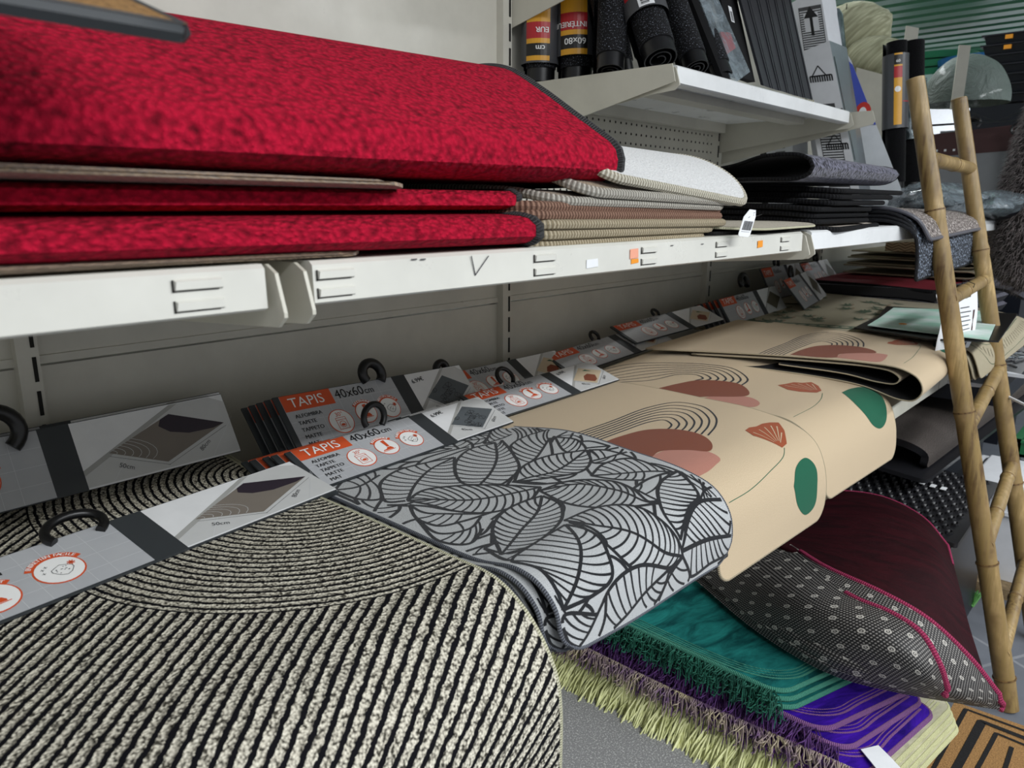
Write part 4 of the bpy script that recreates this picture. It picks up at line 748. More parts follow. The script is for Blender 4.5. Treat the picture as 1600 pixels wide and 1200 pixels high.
# ------------------------------------------------------------------ goods on the long shelf
def cloth(name, label, cat, rows, top, under, th=.006, r=.03, r0=None, edge=None, rad=.004, group=None, dt=.012, ds=.02, sub=None, flatb=8, deco=None, loc=None):
    S = Surf(rows); hi = np.argmax(S.G[:, S.G.shape[1]//2, 2]); S.sg = -1 if S.normal(S.W/2, float(S.dv[hi]))[2] < 0 else 1; p = loc if loc is not None else S(S.W/2, S.L/2); root = thing(name, label, cat, tuple(float(q) for q in p), group); mb = MB()
    per = sheet(mb, S, top, under, th, r, r0=r0, dt=dt, ds=ds)
    if deco: deco(mb, S)
    mb.build(sub or 'fabric', root)
    if edge: binding(S, per, th, rad, edge, parent=root, n=flatb)
    return root, S
RG = 'folded red and beige carpets on the long shelf'
cloth('red_carpet', 'large bright red looped-pile carpet folded over, on top of the red pile, black bound edge', 'carpet',
 [[(-.5, .95, 1.226), (.80, .95, 1.226)], [(-.5, .62, 1.224), (.765, .62, 1.224)], [(-.5, .53, 1.222), (.755, .535, 1.227)], [(-.5, .495, 1.228), (.750, .512, 1.240)], [(-.5, .50, 1.25), (.750, .515, 1.262)], [(-.5, .53, 1.275), (.750, .545, 1.284)],
  [(-.5, .575, 1.303), (.745, .58, 1.307)], [(-.5, .63, 1.325), (.745, .63, 1.338)], [(-.5, .685, 1.342), (.75, .69, 1.368)], [(-.5, .77, 1.345), (.76, .77, 1.378)], [(-.5, .9, 1.33), (.80, .9, 1.36)], [(-.5, 1.05, 1.28), (.84, 1.05, 1.31)]],
 'red_boucle', 'beige_boucle', .009, .005, edge='black_binding', rad=.0085, dt=.012, group=RG)
cloth('red_carpet', 'dark red folded carpet squeezed in the shade between the two brighter red ones', 'carpet',
 [[(-.5, .9, 1.196), (.62, .9, 1.196)], [(-.5, .58, 1.194), (.60, .57, 1.194)], [(-.5, .535, 1.196), (.59, .53, 1.197)], [(-.5, .528, 1.203), (.59, .524, 1.203)], [(-.5, .535, 1.209), (.59, .53, 1.211)], [(-.5, .58, 1.211), (.60, .57, 1.213)], [(-.5, .9, 1.212), (.62, .9, 1.214)]],
 'red_boucle', 'black_pile', .004, .004, edge='black_binding', rad=.005, group=RG)
cloth('beige_carpet', 'beige looped-pile carpet edge showing under the large red carpet', 'carpet',
 [[(-.5, .9, 1.216), (.45, .9, 1.213)], [(-.5, .52, 1.218), (.43, .52, 1.213)], [(-.5, .497, 1.221), (.40, .50, 1.216)], [(-.5, .503, 1.226), (.40, .51, 1.219)], [(-.5, .6, 1.2235), (.43, .6, 1.220)]],
 'beige_boucle', 'beige_boucle', .003, .004, group=RG)
cloth('red_carpet', 'bright red folded carpet at the bottom of the red pile, just above the shelf edge', 'carpet',
 [[(-.5, .9, 1.168), (.63, .9, 1.160)], [(-.5, .55, 1.169), (.60, .56, 1.160)], [(-.5, .497, 1.172), (.585, .503, 1.163)], [(-.5, .487, 1.179), (.583, .490, 1.173)], [(-.5, .492, 1.187), (.583, .498, 1.184)], [(-.5, .53, 1.191), (.585, .54, 1.190)], [(-.5, .9, 1.193), (.63, .9, 1.192)]],
 'red_boucle', 'black_pile', .006, .004, edge='black_binding', rad=.007, group=RG)
cloth('beige_carpet', 'beige looped-pile carpet lying flat on the shelf under the lowest red one', 'carpet',
 [[(-.5, .9, 1.168), (.40, .9, 1.163)], [(-.5, .52, 1.169), (.38, .52, 1.163)], [(-.5, .494, 1.169), (.36, .505, 1.161)], [(-.5, .493, 1.161), (.33, .51, 1.159)]],
 'beige_boucle', 'beige_boucle', .003, .004, group=RG)
r_, S_ = cloth('coir_board', 'brown coir mat with dark grey rubber rim lying on the red carpet at top left', 'doormat',
 [[(-.25, .52, 1.338), (.165, .52, 1.338)], [(-.25, .44, 1.306), (.175, .44, 1.308)], [(-.25, .375, 1.283), (.182, .375, 1.283)]], 'coir', 'rubber', .0065, .004, edge=None, sub='coir_pile')
mb = MB(); mb.tube([S_(S_.W-.002, t)-S_.normal(S_.W-.002, t)*.0045 for t in np.linspace(0, S_.L-.004, 8)]+[S_(s, S_.L-.003)-S_.normal(s, S_.L-.003)*.0045 for s in np.linspace(S_.W-.004, 0, 20)], .0055, 'dark_grey_card', 6); mb.build('rubber_rim', r_)
# bath mats
BG = 'cream bath mats piled beside the red carpets'
lay = [ # x0, x1, y front left/right, z left/right, binding, label
 (.60, .985, .515, .520, 1.1605, 1.1605, 'beige_whip', 'beige whipped-edge bath mat at the very bottom of the cream pile'),
 (.60, 1.00, .510, .515, 1.171, 1.170, 'beige_whip', 'beige whipped-edge bath mat second from the bottom of the cream pile'),
 (.60, 1.025, .508, .508, 1.182, 1.178, 'beige_whip', 'beige whipped-edge bath mat third from the bottom, its rounded end sticking out right'),
 (.585, 1.02, .512, .512, 1.192, 1.187, 'brown_whip', 'bath mat with brown whipped edge, lower of the two brown-edged ones'),
 (.585, 1.02, .515, .515, 1.201, 1.195, 'brown_whip', 'bath mat with brown whipped edge, upper of the two brown-edged ones')]
for i, (x0, x1, ya, yb, za, zb, bm, lb_) in enumerate(lay):
    cloth('bath_mat', lb_, 'bath mat', [[(x0, .92, za), (x1+.02, .9, zb+.004)], [(x0, .7, za+.001), (x1+.01, .7, zb+.003)], [(x0, ya, za), (x1, yb, zb)]], 'tan_plush', 'tan_plush', .005, .028, edge=bm, rad=.0054, group=BG)
cloth('bath_mat', 'grey-white whipped-edge bath mat third from the top of the cream pile', 'bath mat', [[(.60, .9, 1.222), (1.03, .9, 1.218)], [(.615, .7, 1.222), (1.03, .7, 1.216)], [(.625, .56, 1.216), (1.025, .56, 1.21)], [(.63, .512, 1.207), (1.02, .508, 1.200)]], 'tan_plush', 'tan_plush', .006, .035, edge='grey_whip', rad=.0052, group=BG)
cloth('bath_mat', 'bath mat showing tan pile under the white one, thick cream whipped edge', 'bath mat', [[(.665, .9, 1.26), (1.06, .9, 1.25)], [(.67, .7, 1.25), (1.06, .7, 1.24)], [(.672, .56, 1.236), (1.055, .56, 1.222)], [(.675, .506, 1.217), (1.05, .502, 1.207)]], 'tan_plush', 'tan_plush', .007, .035, edge='grey_whip', rad=.0058, group=BG)
cloth('bath_mat', 'white plush bath mat with thick cream whipped edge, topmost of the cream pile', 'bath mat', [[(.69, .92, 1.27), (1.12, .9, 1.262)], [(.69, .75, 1.287), (1.10, .75, 1.278)], [(.69, .63, 1.286), (1.09, .62, 1.276)], [(.675, .55, 1.267), (.82, .555, 1.262), (.95, .55, 1.256), (1.075, .54, 1.244)], [(.69, .505, 1.241), (.80, .502, 1.222), (.95, .496, 1.213), (1.065, .49, 1.208)]][:3:1]+[[(.70, .55, 1.264), (1.078, .54, 1.246)], [(.71, .507, 1.236), (1.068, .492, 1.205)]], 'white_plush', 'white_plush', .010, .045, edge='cream_whip', rad=.0062, group=BG)
# price tag
t_ = thing('price_tag', 'white hanging price tag with a barcode, on the corner of the white bath mat', 'price tag', (1.04, .48, 1.19))
P = Plane((0.994,0.478,1.158), np.array((1.032,0.470,1.155))-np.array((0.994,0.478,1.158)), np.array((1.014,0.478,1.195))-np.array((0.994,0.478,1.158)))
mb = MB(); W_, H_ = .026, .042; out = [(0, .003), (.003, 0), (W_-.003, 0), (W_, .003), (W_, H_-.010), (W_-.004, H_), (.008, H_), (0, H_-.012)]
a_ = np.array(out); f0 = P(a_[:, 0], a_[:, 1], 0.); mb.prism([tuple(q) for q in f0], tuple(-P.n*.0006), 'paper')
x_ = .004
for w_ in (1, 2, 1, 1, 3, 1, 2, 1, 1, 2, 3, 1, 1, 2, 1, 3, 1, 1): rect(mb, P, x_, .010, x_+.0004*w_, .024, 'ink', .0004); x_ += .0004*w_+.0005
text(mb, P, '3 141 592 6', .004, .0055, .0034, 'ink', .0004) if False else None
for k in range(11): line(mb, P, (.004+.0017*k, .0075), (.0048+.0017*k, .0075), .0008, 'ink', .0004)
line(mb, P, (.010, .029), (.013, .031), .0008, 'ink', .0004); line(mb, P, (.018, .037), (.022, .038), .0006, 'ink', .0004); mb.build('tag_card', t_, smooth=False)
mb = MB(); mb.tube([P(np.array([.02]), np.array([H_-.008]), .0005)[0], np.array((1.09, .50, 1.183)), np.array((1.16, .52, 1.186))], .0005, 'ink', 4); mb.build('string', t_)
cloth('oat_mat', 'thin oatmeal mat with curved pale edge lying alone between the cream and navy piles', 'mat', [[(.95, .9, 1.172), (1.40, .9, 1.172)], [(.98, .65, 1.171), (1.41, .68, 1.172)], [(1.0, .53, 1.170), (1.40, .56, 1.172)], [(1.05, .487, 1.166), (1.385, .497, 1.168)]], 'oat_loop', 'black_pile', .004, .10, .02, edge='cream_edge', rad=.0018)
cloth('black_mat', 'thin black mat lying on the shelf right under the oatmeal one', 'mat', [[(.95, .9, 1.162), (1.28, .9, 1.162)], [(.98, .52, 1.162), (1.30, .52, 1.162)]], 'black_pile', 'black_pile', .004, .03)
# navy mats
NG = 'navy and black mats piled on the long shelf'
def loopmat(x0, x1, x0b, yf, z0, z1, ymid, label, rr=.02, **k):
    rows = [[(x0b, .88, z0+.002), (x1+.04, .88, z0+.002)], [(x0, yf+.10, z0), (x1+.01, yf+.10, z0+.002)], [(x0, yf+.02, z0+.001), (x1, yf+.02, z0+.004)], [(x0, yf, (z0+z1)/2-.008), (x1, yf, (z0+z1)/2-.004)], [(x0, yf+.001, (z0+z1)/2+.008), (x1, yf+.001, (z0+z1)/2+.006)], [(x0, yf+.022, z1-.001), (x1, yf+.022, z1-.006)], [(x0, yf+.08, z1+.001), (x1+.01, yf+.08, z1-.002)], [(x0b, yf+.2, z1-.012), (x1+.03, yf+.2, z1-.01)], [(x0b, .88, z1-.03), (x1+.04, .88, z1-.03)]]
    return cloth('navy_mat', label, 'mat', rows, 'navy_grey_pile', 'black_pile', .005, .004, edge='black_whip', rad=.0035, group=NG, **k)
loopmat(1.315, 1.80, 1.40, .505, 1.243, 1.287, .6, 'navy speckled mat folded into an open loop, on top of the navy pile')
for i, (x0, x1, yf, z, dz, nm) in enumerate(((1.36, 1.70, .515, 1.176, 0, 'bottom of the navy pile'), (1.355, 1.71, .520, 1.187, 0, 'second from the bottom of the navy pile'), (1.35, 1.70, .512, 1.198, .0, 'third from the bottom of the navy pile'), (1.41, 1.76, .505, 1.209, .002, 'middle of the navy pile'), (1.42, 1.80, .502, 1.220, .002, 'third from the top of the navy pile'), (1.425, 1.86, .500, 1.231, .001, 'directly under the folded one of the navy pile'))):
    cloth('navy_mat', 'black-edged navy mat, '+nm, 'mat', [[(x0+.05, .92, z+.006), (x1+.10, .92, z+.006)], [(x0, .7, z+.004), (x1+.06, .7, z+.004)], [(x0, .57, z+.002), (x1+.02, .57, z+.001)], [(x0+.01, yf, z-.002), (x1-.03, yf, z+dz-.002)]], 'navy_grey_pile', 'black_pile', .006, .03, edge='black_whip', rad=.0048, group=NG)
cloth('pale_mat', 'pale beige mat with thick black edge poking out under the navy pile', 'mat', [[(1.36, .85, 1.166), (1.80, .85, 1.168)], [(1.34, .6, 1.165), (1.77, .6, 1.167)], [(1.42, .492, 1.160), (1.73, .515, 1.163)]], 'pale_loop', 'black_pile', .006, .02, edge='black_whip', rad=.0052)
# mats draped over the shelf edge
DG = 'flecked mats draped over the shelf edge behind the ladder'
cloth('flecked_mat', 'brown-grey flecked mat with smooth rubber edge, topmost of the draped ones', 'mat', [[(1.86, .82, 1.185), (2.46, .80, 1.187)], [(1.85, .62, 1.194), (2.45, .60, 1.190)], [(1.85, .53, 1.196), (2.45, .515, 1.184)], [(1.86, .47, 1.172), (2.44, .462, 1.166)], [(1.88, .445, 1.128), (2.43, .448, 1.142)]], 'brown_fleck', 'grey_rubber', .005, .006, edge='grey_rubber', rad=.0045, group=DG)
for i, (x0, z, b, lb_) in enumerate(((1.84, 1.183, 1.085, 'dark flecked mat directly under the brown draped one'), (1.835, 1.174, 1.06, 'blue-black flecked mat third of the draped ones'), (1.83, 1.166, 1.035, 'blue-black flecked mat hanging lowest of the draped ones'))):
    cloth('flecked_mat', lb_, 'mat', [[(x0, .85, z), (2.45, .82, z)], [(x0, .62, z+.003), (2.45, .60, z)], [(x0, .52, z+.003), (2.45, .51, z-.002)], [(x0+.01, .478-.004*i, z-.022), (2.44, .476-.004*i, z-.024)], [(x0+.03, .468-.003*i, z-.06), (2.43, .468-.003*i, z-.055)], [(x0+.05, .466-.002*i, b), (2.42, .466-.002*i, b+.01)]], 'blue_fleck', 'rubber', .006, .006, edge='charcoal_fleck', rad=.004, group=DG)
# ------------------------------------------------------------------ upper shelf
def roll(a, b, r, mat, label, spiral=True, end='black_plastic', name='carpet_roll', endlen=.03, group='carpet rolls standing on the upper shelf'):
    a, b = np.array(a, float), np.array(b, float); t = (b-a)/np.linalg.norm(b-a); root = thing(name, label, 'carpet roll', tuple(a), group)
    u = np.cross(t, (0, 1, .2)); u /= np.linalg.norm(u); v = np.cross(t, u)
    pts = []; th = []
    for k in range(74): ang = k*.24; rad = r*(.25+.75*k/73); pts.append((u*math.cos(ang)+v*math.sin(ang))*rad)
    pts = np.array(pts); n = len(pts); L = np.linalg.norm(b-a)
    for (s0, s1, m_, dr, nm) in ((endlen, L, mat, 0, 'carpet_sheet'), (0, endlen, end, -.003, 'rubber_end')):
        k = (r+dr)/r; o = pts*k; dn = np.gradient(o, axis=0); nrm = np.cross(dn, t); nrm /= np.linalg.norm(nrm, axis=1, keepdims=True); i_ = o-nrm*.0025*np.sign((nrm*o).sum(1).mean())
        arc = np.r_[0, np.cumsum(np.linalg.norm(np.diff(o, axis=0), axis=1))]; V = np.concatenate([a+t*s0+o, a+t*s1+o, a+t*s0+i_, a+t*s1+i_]); uv = np.concatenate([np.c_[arc, np.full(n, s0)], np.c_[arc, np.full(n, s1)]]*2)
        F = [(j, j+1, j+1+n, j+n) for j in range(n-1)]; F2 = [(j+2*n, j+3*n, j+3*n+1, j+2*n+1) for j in range(n-1)]; F3 = [(j, j+2*n, j+2*n+1, j+1) for j in range(n-1)]+[(j+n, j+n+1, j+3*n+1, j+3*n) for j in range(n-1)]
        mb = MB(); mb.add(V, F, m_, uv); mb.add(V, F2+F3, 'rubber' if nm == 'carpet_sheet' else m_, uv); mb.build(nm, root)
    return root, a, t, u, v
def sleeve(root, a, t, u, v, r, s0, s1, strips, base='label_grey', face=None):
    """printed cardboard sleeve round a roll: strips = (angle0, angle1, along0, along1, material); angles are measured from the face direction"""
    f = np.array(face, float); f -= t*np.dot(f, t); f /= np.linalg.norm(f); g = np.cross(t, f); mb = MB(); A = np.linspace(-math.pi, math.pi, 49)
    def pt(ang, s, dr=0): return a+t*s+(f*math.cos(ang)+g*math.sin(ang))*(r+.0012+dr)
    V = [pt(x, s) for s in (s0, s1) for x in A]; mb.add(V, [(j, j+1, j+50, j+49) for j in range(48)], base)
    for k, (a0, a1, b0, b1, m_) in enumerate(strips):
        B = np.linspace(a0, a1, 9); V = [pt(x, s, .0004*(1+k*.3)) for s in (b0, b1) for x in B]; mb.add(V, [(j, j+1, j+10, j+9) for j in range(8)], m_)
    class C:
        def __call__(s, p, q, off=0.):
            p, q = np.asarray(p, float), np.asarray(q, float); o = np.asarray(off); return np.array([pt(x/r, y, float(z)) for x, y, z in zip(p, q, np.broadcast_to(o, p.shape))])
    return mb, C()
cf = (-.78, -.62, 0)
for (a, b, r, lb_, tx) in (((1.362, 1.157, 1.466), (1.364, 1.157, 1.79), .041, 'black-ended carpet roll in amber and grey sleeve, in the corner by the upright', 0), ((1.414, 1.095, 1.466), (1.42, 1.11, 1.79), .046, 'black-ended carpet roll in amber, red and grey sleeve marked INTÉRIEUR 60x80', 1)):
    root, a_, t, u, v = roll(a, b, r, 'charcoal_fleck', lb_, endlen=.028)
    mb, Cc = sleeve(root, a_, t, u, v, r, .05 if tx else .036, .32, [(-.75, .55, .05, .32, 'label_amber'), (-.75, .55, .062, .09, 'label_black'), (-.75, .55, .100, .135, 'label_red')] if tx else [(-.75, .55, .04, .32, 'label_amber'), (-.75, .55, .050, .075, 'label_black'), (-.75, .55, .085, .118, 'label_red')], face=cf)
    # the sleeves stand upside down
    if tx: text(mb, Cc, '60x80', .022, .083, .0185, 'print_white', .002, math.pi, bold=.03); text(mb, Cc, 'INTÉRIEUR', .024, .116, .0155, 'print_white', .002, math.pi, bold=.03); [text(mb, Cc, 'usage intérieur', .022, .124+.005*k, .004, 'print_white', .002, math.pi) for k in range(0)]
    else: text(mb, Cc, 'cm', .012, .070, .0165, 'print_white', .002, math.pi, bold=.03); text(mb, Cc, 'EUR', .020, .107, .0155, 'print_white', .002, math.pi, bold=.03)
    mb.build('paper_sleeve', root, smooth=False)
root, a_, t, u, v = roll((1.435, 1.03, 1.464), (1.47, 1.10, 1.79), .022, 'black_pile', 'slim black roll with an amber strip, tucked beside the marked roll'); mb, Cc = sleeve(root, a_, t, u, v, .022, .11, .3, [(-.5, .6, .112, .3, 'label_amber')], 'black_pile', cf); mb.build('paper_sleeve', root)
roll((1.345, .955, 1.466), (1.44, 1.02, 1.79), .038, 'charcoal_fleck', 'black flecked carpet roll with open spiral end, at the left end of the upper shelf')
roll((1.42, .98, 1.465), (1.40, 1.06, 1.79), .04, 'charcoal_fleck', 'black flecked carpet roll standing behind the barcoded one')
root, a_, t, u, v = roll((1.390,0.865,1.484), (1.444,0.980,1.691), .045, 'charcoal_fleck', 'black flecked carpet roll with white barcode label round it'); 
mb, Cc = sleeve(root, a_, t, u, v, .045, .095, .26, [(-.35, .35, .098, .26, 'paper'), (-.95, -.5, .13, .14, 'label_red')], face=cf)
x_ = .102
for w_ in (1, 2, 1, 3, 1, 1, 2, 1, 1, 3, 2, 1, 1, 2, 1, 1, 3, 1, 2): y_ = x_; x_ += .0011*w_; rectpts = [(-.010, y_), (.006, y_), (.006, x_), (-.010, x_)]; poly(mb, Cc, rectpts, 'ink', .0012); x_ += .0012
mb.build('paper_sleeve', root, smooth=False)
roll((1.529,0.860,1.484), (1.588,1.000,1.725), .036, 'charcoal_fleck', 'black flecked carpet roll, fourth from the left along the front of the upper shelf')
roll((1.650,0.860,1.482), (1.676,1.000,1.744), .031, 'charcoal_fleck', 'thinner black flecked carpet roll leaning left of the clear packet')
# clear packet
t_ = thing('clear_packet', 'flat clear plastic packet with a dark red item inside, leaning on the upper shelf', 'packet', (1.680,0.840,1.470))
A, B, C_, D = [np.array(q) for q in ((1.658,0.835,1.465), (1.737,0.835,1.501), (1.698,0.930,1.702), (1.627,0.930,1.675))]; n_ = np.cross(B-A, D-A); n_ /= np.linalg.norm(n_)
MB().prism([A, B, C_, D], tuple(-n_*.018), 'crumpled_film').build('film', t_, smooth=False); E_ = A*.72+D*.28; MB().prism([E_+(B-A)*.3-n_*.004, E_+(B-A)*.85-n_*.004, E_+(B-A)*.9+(D-A)*.16-n_*.004, E_+(B-A)*.45+(D-A)*.22-n_*.004], tuple(-n_*.006), 'label_red').build('red_insert', t_, smooth=False)
MB().prism([A-(B-A)*.35, A-(B-A)*.05, D-(B-A)*.05, D-(B-A)*.35], tuple(-n_*.012), 'black_pile').build('black_backing', t_, smooth=False)
o = MB(); A2, B2, D2 = [np.array(q) for q in ((1.744,0.870,1.497), (1.841,0.870,1.494), (1.813,0.980,1.748))]; o.prism([A2, B2, B2+D2-A2, D2], (-.0, .02, 0), 'charcoal_fleck'); pk = tag(o.build('flat_packet', smooth=False), 'dark packet with a white barcode sticker standing behind the clear packet', 'packet')
mb = MB(); P = Plane(A2+(D2-A2)*.55+(B2-A2)*.3+np.array((0, -.001, 0)), B2-A2, D2-A2); rect(mb, P, 0, 0, .018, .045, 'paper', .001); [line(mb, P, (.003, .004+.002*k), (.015, .004+.002*k), .001, 'ink', .0015) for k in range(14)]; mb.build('barcode_sticker', pk, smooth=False)
# rubber slats
for k in range(6):
    u0 = 1192+13*k; v0 = 134+4.4*k; tx_ = 1140+15*k
    rays = [((1.843,0.850,1.484), (1.891,0.850,1.483), (1.880,0.980,1.791), (1.928,0.980,1.801)), ((1.895,0.850,1.483), (1.941,0.850,1.482), (1.931,0.980,1.802), (1.984,0.980,1.813)), ((1.945,0.850,1.483), (1.993,0.850,1.482), (1.988,0.980,1.814), (2.039,0.980,1.825)),
            ((1.997,0.850,1.482), (2.047,0.850,1.481), (2.043,0.980,1.826), (2.089,0.980,1.835)), ((2.052,0.850,1.481), (2.099,0.850,1.481), (2.092,0.980,1.836), (2.136,0.980,1.846)), ((2.104,0.850,1.482), (2.158,0.850,1.482), (2.140,0.980,1.846), (2.184,0.980,1.856))][k]
    A, B, D, C_ = [np.array(q) for q in rays]; mb = MB(); mb.prism([A, B, C_, D], (0, .006, .002), 'slat_rubber')
    for f_ in (.0, .85): mb.prism([A+(B-A)*(f_)+(0, -.002, 0), A+(B-A)*(f_+.15)+(0, -.002, 0), D+(C_-D)*(f_+.15)+(0, -.002, 0), D+(C_-D)*f_+(0, -.002, 0)], (0, .002, 0), 'slat_rubber')
    tag(mb.build('ribbed_rubber_strip', smooth=False), 'black ribbed rubber strip leaning on the upper shelf, '+['leftmost of six', 'second of six from the left', 'third of six from the left', 'third of six from the right', 'second of six from the right', 'rightmost of six'][k], 'rubber strip', 'black rubber strips leaning together')
mb = MB()
for k in range(14): a = np.array((1.948,0.840,1.467))*(1-k/14)+np.array((2.147,0.840,1.474))*(k/14); mb.tube([a+(.004*math.cos(x), -.003+.002*math.sin(2*x), .004*math.sin(x)) for x in np.linspace(0, 6, 9)], .0009, 'twine', 5)
tag(mb.build('twine_tie', smooth=True), 'pale loose twine at the foot of the rubber strips', 'twine', None, 'stuff')
mb = MB(); mb.hexa([(1.913,0.900,1.521), (1.970,0.900,1.521), (2.036,0.930,1.532), (1.977,0.930,1.531)], [(1.932,0.920,1.552), (1.984,0.920,1.559), (2.049,0.950,1.571), (1.995,0.950,1.564)], 'paper') if False else None
# rubber hooks seen on the pegboard
for k, (x, z) in enumerate(((1.66, 1.285), (1.86, 1.29))):
    mb = MB(); mb.tube([(x+.022*math.cos(a), 1.19-.02*k, z+.02*math.sin(a)) for a in np.linspace(-.6, 3.6, 16)], .005 if k == 0 else .008, 'black_plastic', 7)
    tag(mb.build('pegboard_hook'), ['thin black curved hook on the perforated panel above the white bath mat', 'thick black curved hook on the perforated panel, right of the thin one'][k], 'hook')
# ------------------------------------------------------------------ standing cartons beyond the upper shelf
def carton(front, back, fm, sm, label, name='leaning_carton'):
    """front: A top-left, B top-right, B' bottom-right, A' bottom-left; back: C top, C' bottom (the edge behind B)"""
    A, B, B2, A2 = [np.array(q) for q in front]; C_, C2 = [np.array(q) for q in back]; D, D2 = A+C_-B, A2+C2-B2
    root = thing(name, label, 'carton', tuple((A2+B2)/2)); mb = MB(); mb.add([A2, B2, C2, D2, A, B, C_, D], [(3, 2, 1, 0), (4, 5, 6, 7), (0, 1, 5, 4), (2, 3, 7, 6), (3, 0, 4, 7)], fm); mb.add([B2, C2, C_, B], [(0, 1, 2, 3)], sm); mb.build('carton_body', root, smooth=False)
    return root, Plane(A2, B2-A2, A-A2), np.linalg.norm(B2-A2), np.linalg.norm(A-A2), Plane(B2, C2-B2, B-B2), np.linalg.norm(C2-B2)
def rake(mb, P, x, y, w):
    line(mb, P, (x, y), (x+w, y), .004, 'ink', .001); [line(mb, P, (x+w*k/9, y), (x+w*k/9, y-.018), .004, 'ink', .001) for k in range(10)]; line(mb, P, (x+w*.1, y), (x+w*.45, y+.03), .003, 'ink', .001); line(mb, P, (x+w*.45, y+.03), (x+w*.75, y), .003, 'ink', .001)
def printed(r, P, W, H, arrow_up):
    mb = MB(); 
    if arrow_up:
        g0, g1 = H-.17, H-.02; rect(mb, P, W*.18, g0-.05, W*.82, g1, 'label_grey', .0006); [line(mb, P, (W*.2, g0-.045+.007*k), (W*.8, g0-.045+.007*k), .003, 'carton_grey', .001) for k in range(27)]
        rect(mb, P, W*.3, g1-.075, W*.7, g1-.02, 'carton_grey', .0012); line(mb, P, (W*.5, g1-.09), (W*.5, g1-.02), .009, 'ink', .0016); poly(mb, P, [(W*.3, g1-.035), (W*.7, g1-.035), (W*.5, g1)], 'ink', .0018)
    else:
        rake(mb, P, W*.2, H-.075, W*.62); g1 = H-.16; rect(mb, P, W*.15, .05, W*.75, g1, 'label_grey', .0006); [line(mb, P, (W*.17, .055+.008*k), (W*.73, .055+.008*k), .0035, 'carton_grey', .001) for k in range(int((g1-.06)/.008))]
        line(mb, P, (W*.4, g1-.04), (W*.95, g1-.02), .008, 'ink', .0016); poly(mb, P, [(W*.25, g1-.045), (W*.5, g1-.02), (W*.48, g1-.065)], 'ink', .0018)
        rake(mb, P, W*.3, .22, W*.6)
    mb.build('printed_face', r, smooth=False)
r_, P, W_, H_, P2, W2 = carton(((2.500,1.081,1.824), (2.500,0.994,1.855), (2.500,0.813,1.183), (2.500,0.924,1.182)), ((2.600,0.984,1.854), (2.600,0.817,1.183)), 'carton_grey', 'carton_grey', 'grey printed carton with an upward arrow, behind the carton with a rake picture'); printed(r_, P, W_, H_, True)
r_, P, W_, H_, P2, W2 = carton(((2.380,0.992,1.649), (2.380,0.903,1.673), (2.380,0.748,1.169), (2.380,0.851,1.168)), ((2.500,0.894,1.670), (2.500,0.756,1.168)), 'carton_grey', 'aluminium', 'grey carton with a rake picture and foil side, just beyond the upper shelf'); printed(r_, P, W_, H_, False)
mb = MB(); rect(mb, P2, .008, .17, W2-.006, H_-.02, 'foil', .002); mb.build('foil_window', r_, smooth=False)
mb = MB(); a, b = np.array((2.620,0.977,1.812)), np.array((2.620,0.868,1.182)); mb.tube([b, b*.3+a*.7, a*.97+b*.03, a], [.035, .034, .026, .01], 'foil', 14, flat=.5); tag(mb.build('foil_wrapped_pack'), 'silver foil-wrapped pack with rounded top behind the grey cartons', 'pack')
t_ = thing('leaning_board', 'white board with blue and red printed corner, leaning right of the foil carton', 'board', (2.720,0.866,1.245)); A, B, B2, A2 = [np.array(q) for q in ((2.720,0.983,1.711), (2.720,0.953,1.668), (2.720,0.716,1.183), (2.720,0.870,1.182))]
MB().prism([A2, B2, B, A], (.012, .004, 0), 'carton_white').build('board_sheet', t_, smooth=False)
e_ = np.array((-.002, 0, 0)); Ls, Rs = lambda k: A*(1-k)+A2*k, lambda k: B*(1-k)+B2*k
MB().prism([Ls(.45)+e_, Rs(.43)+e_, Rs(.03)+e_, Ls(.05)+e_], (-.001, 0, 0), 'blue_print').build('blue_panel', t_, smooth=False)
mb = MB(); c_ = (Ls(.38)*.4+Rs(.36)*.6)+e_*2; mb.prism([c_+(0, .026*math.cos(x), .034*math.sin(x)) for x in np.linspace(0, 6.28, 17)[:-1]], (-.001, 0, 0), 'red_print'); mb.prism([c_+e_+(0, .012*math.cos(x), .018*math.sin(x)) for x in np.linspace(0, 6.28, 17)[:-1]], (-.001, 0, 0), 'print_white'); mb.build('red_disc', t_, smooth=False)
r_, P, W_, H_, P2, W2 = carton(((2.420,1.116,1.418), (2.420,1.007,1.431), (2.420,0.982,1.202), (2.420,1.089,1.201)), ((2.550,1.009,1.435), (2.550,0.987,1.202)), 'carton_white', 'carton_grey', 'white carton with small grey text, under the upper shelf behind the navy pile')
mb = MB(); rect(mb, P, W_*.02, 0, W_*.22, H_*.94, 'ink', .001); [line(mb, P, (W_*.5, H_-.03-.012*k), (W_*.8, H_-.028-.012*k), .003, 'label_grey', .001) for k in range(8)]; mb.build('printed_face', r_, smooth=False)
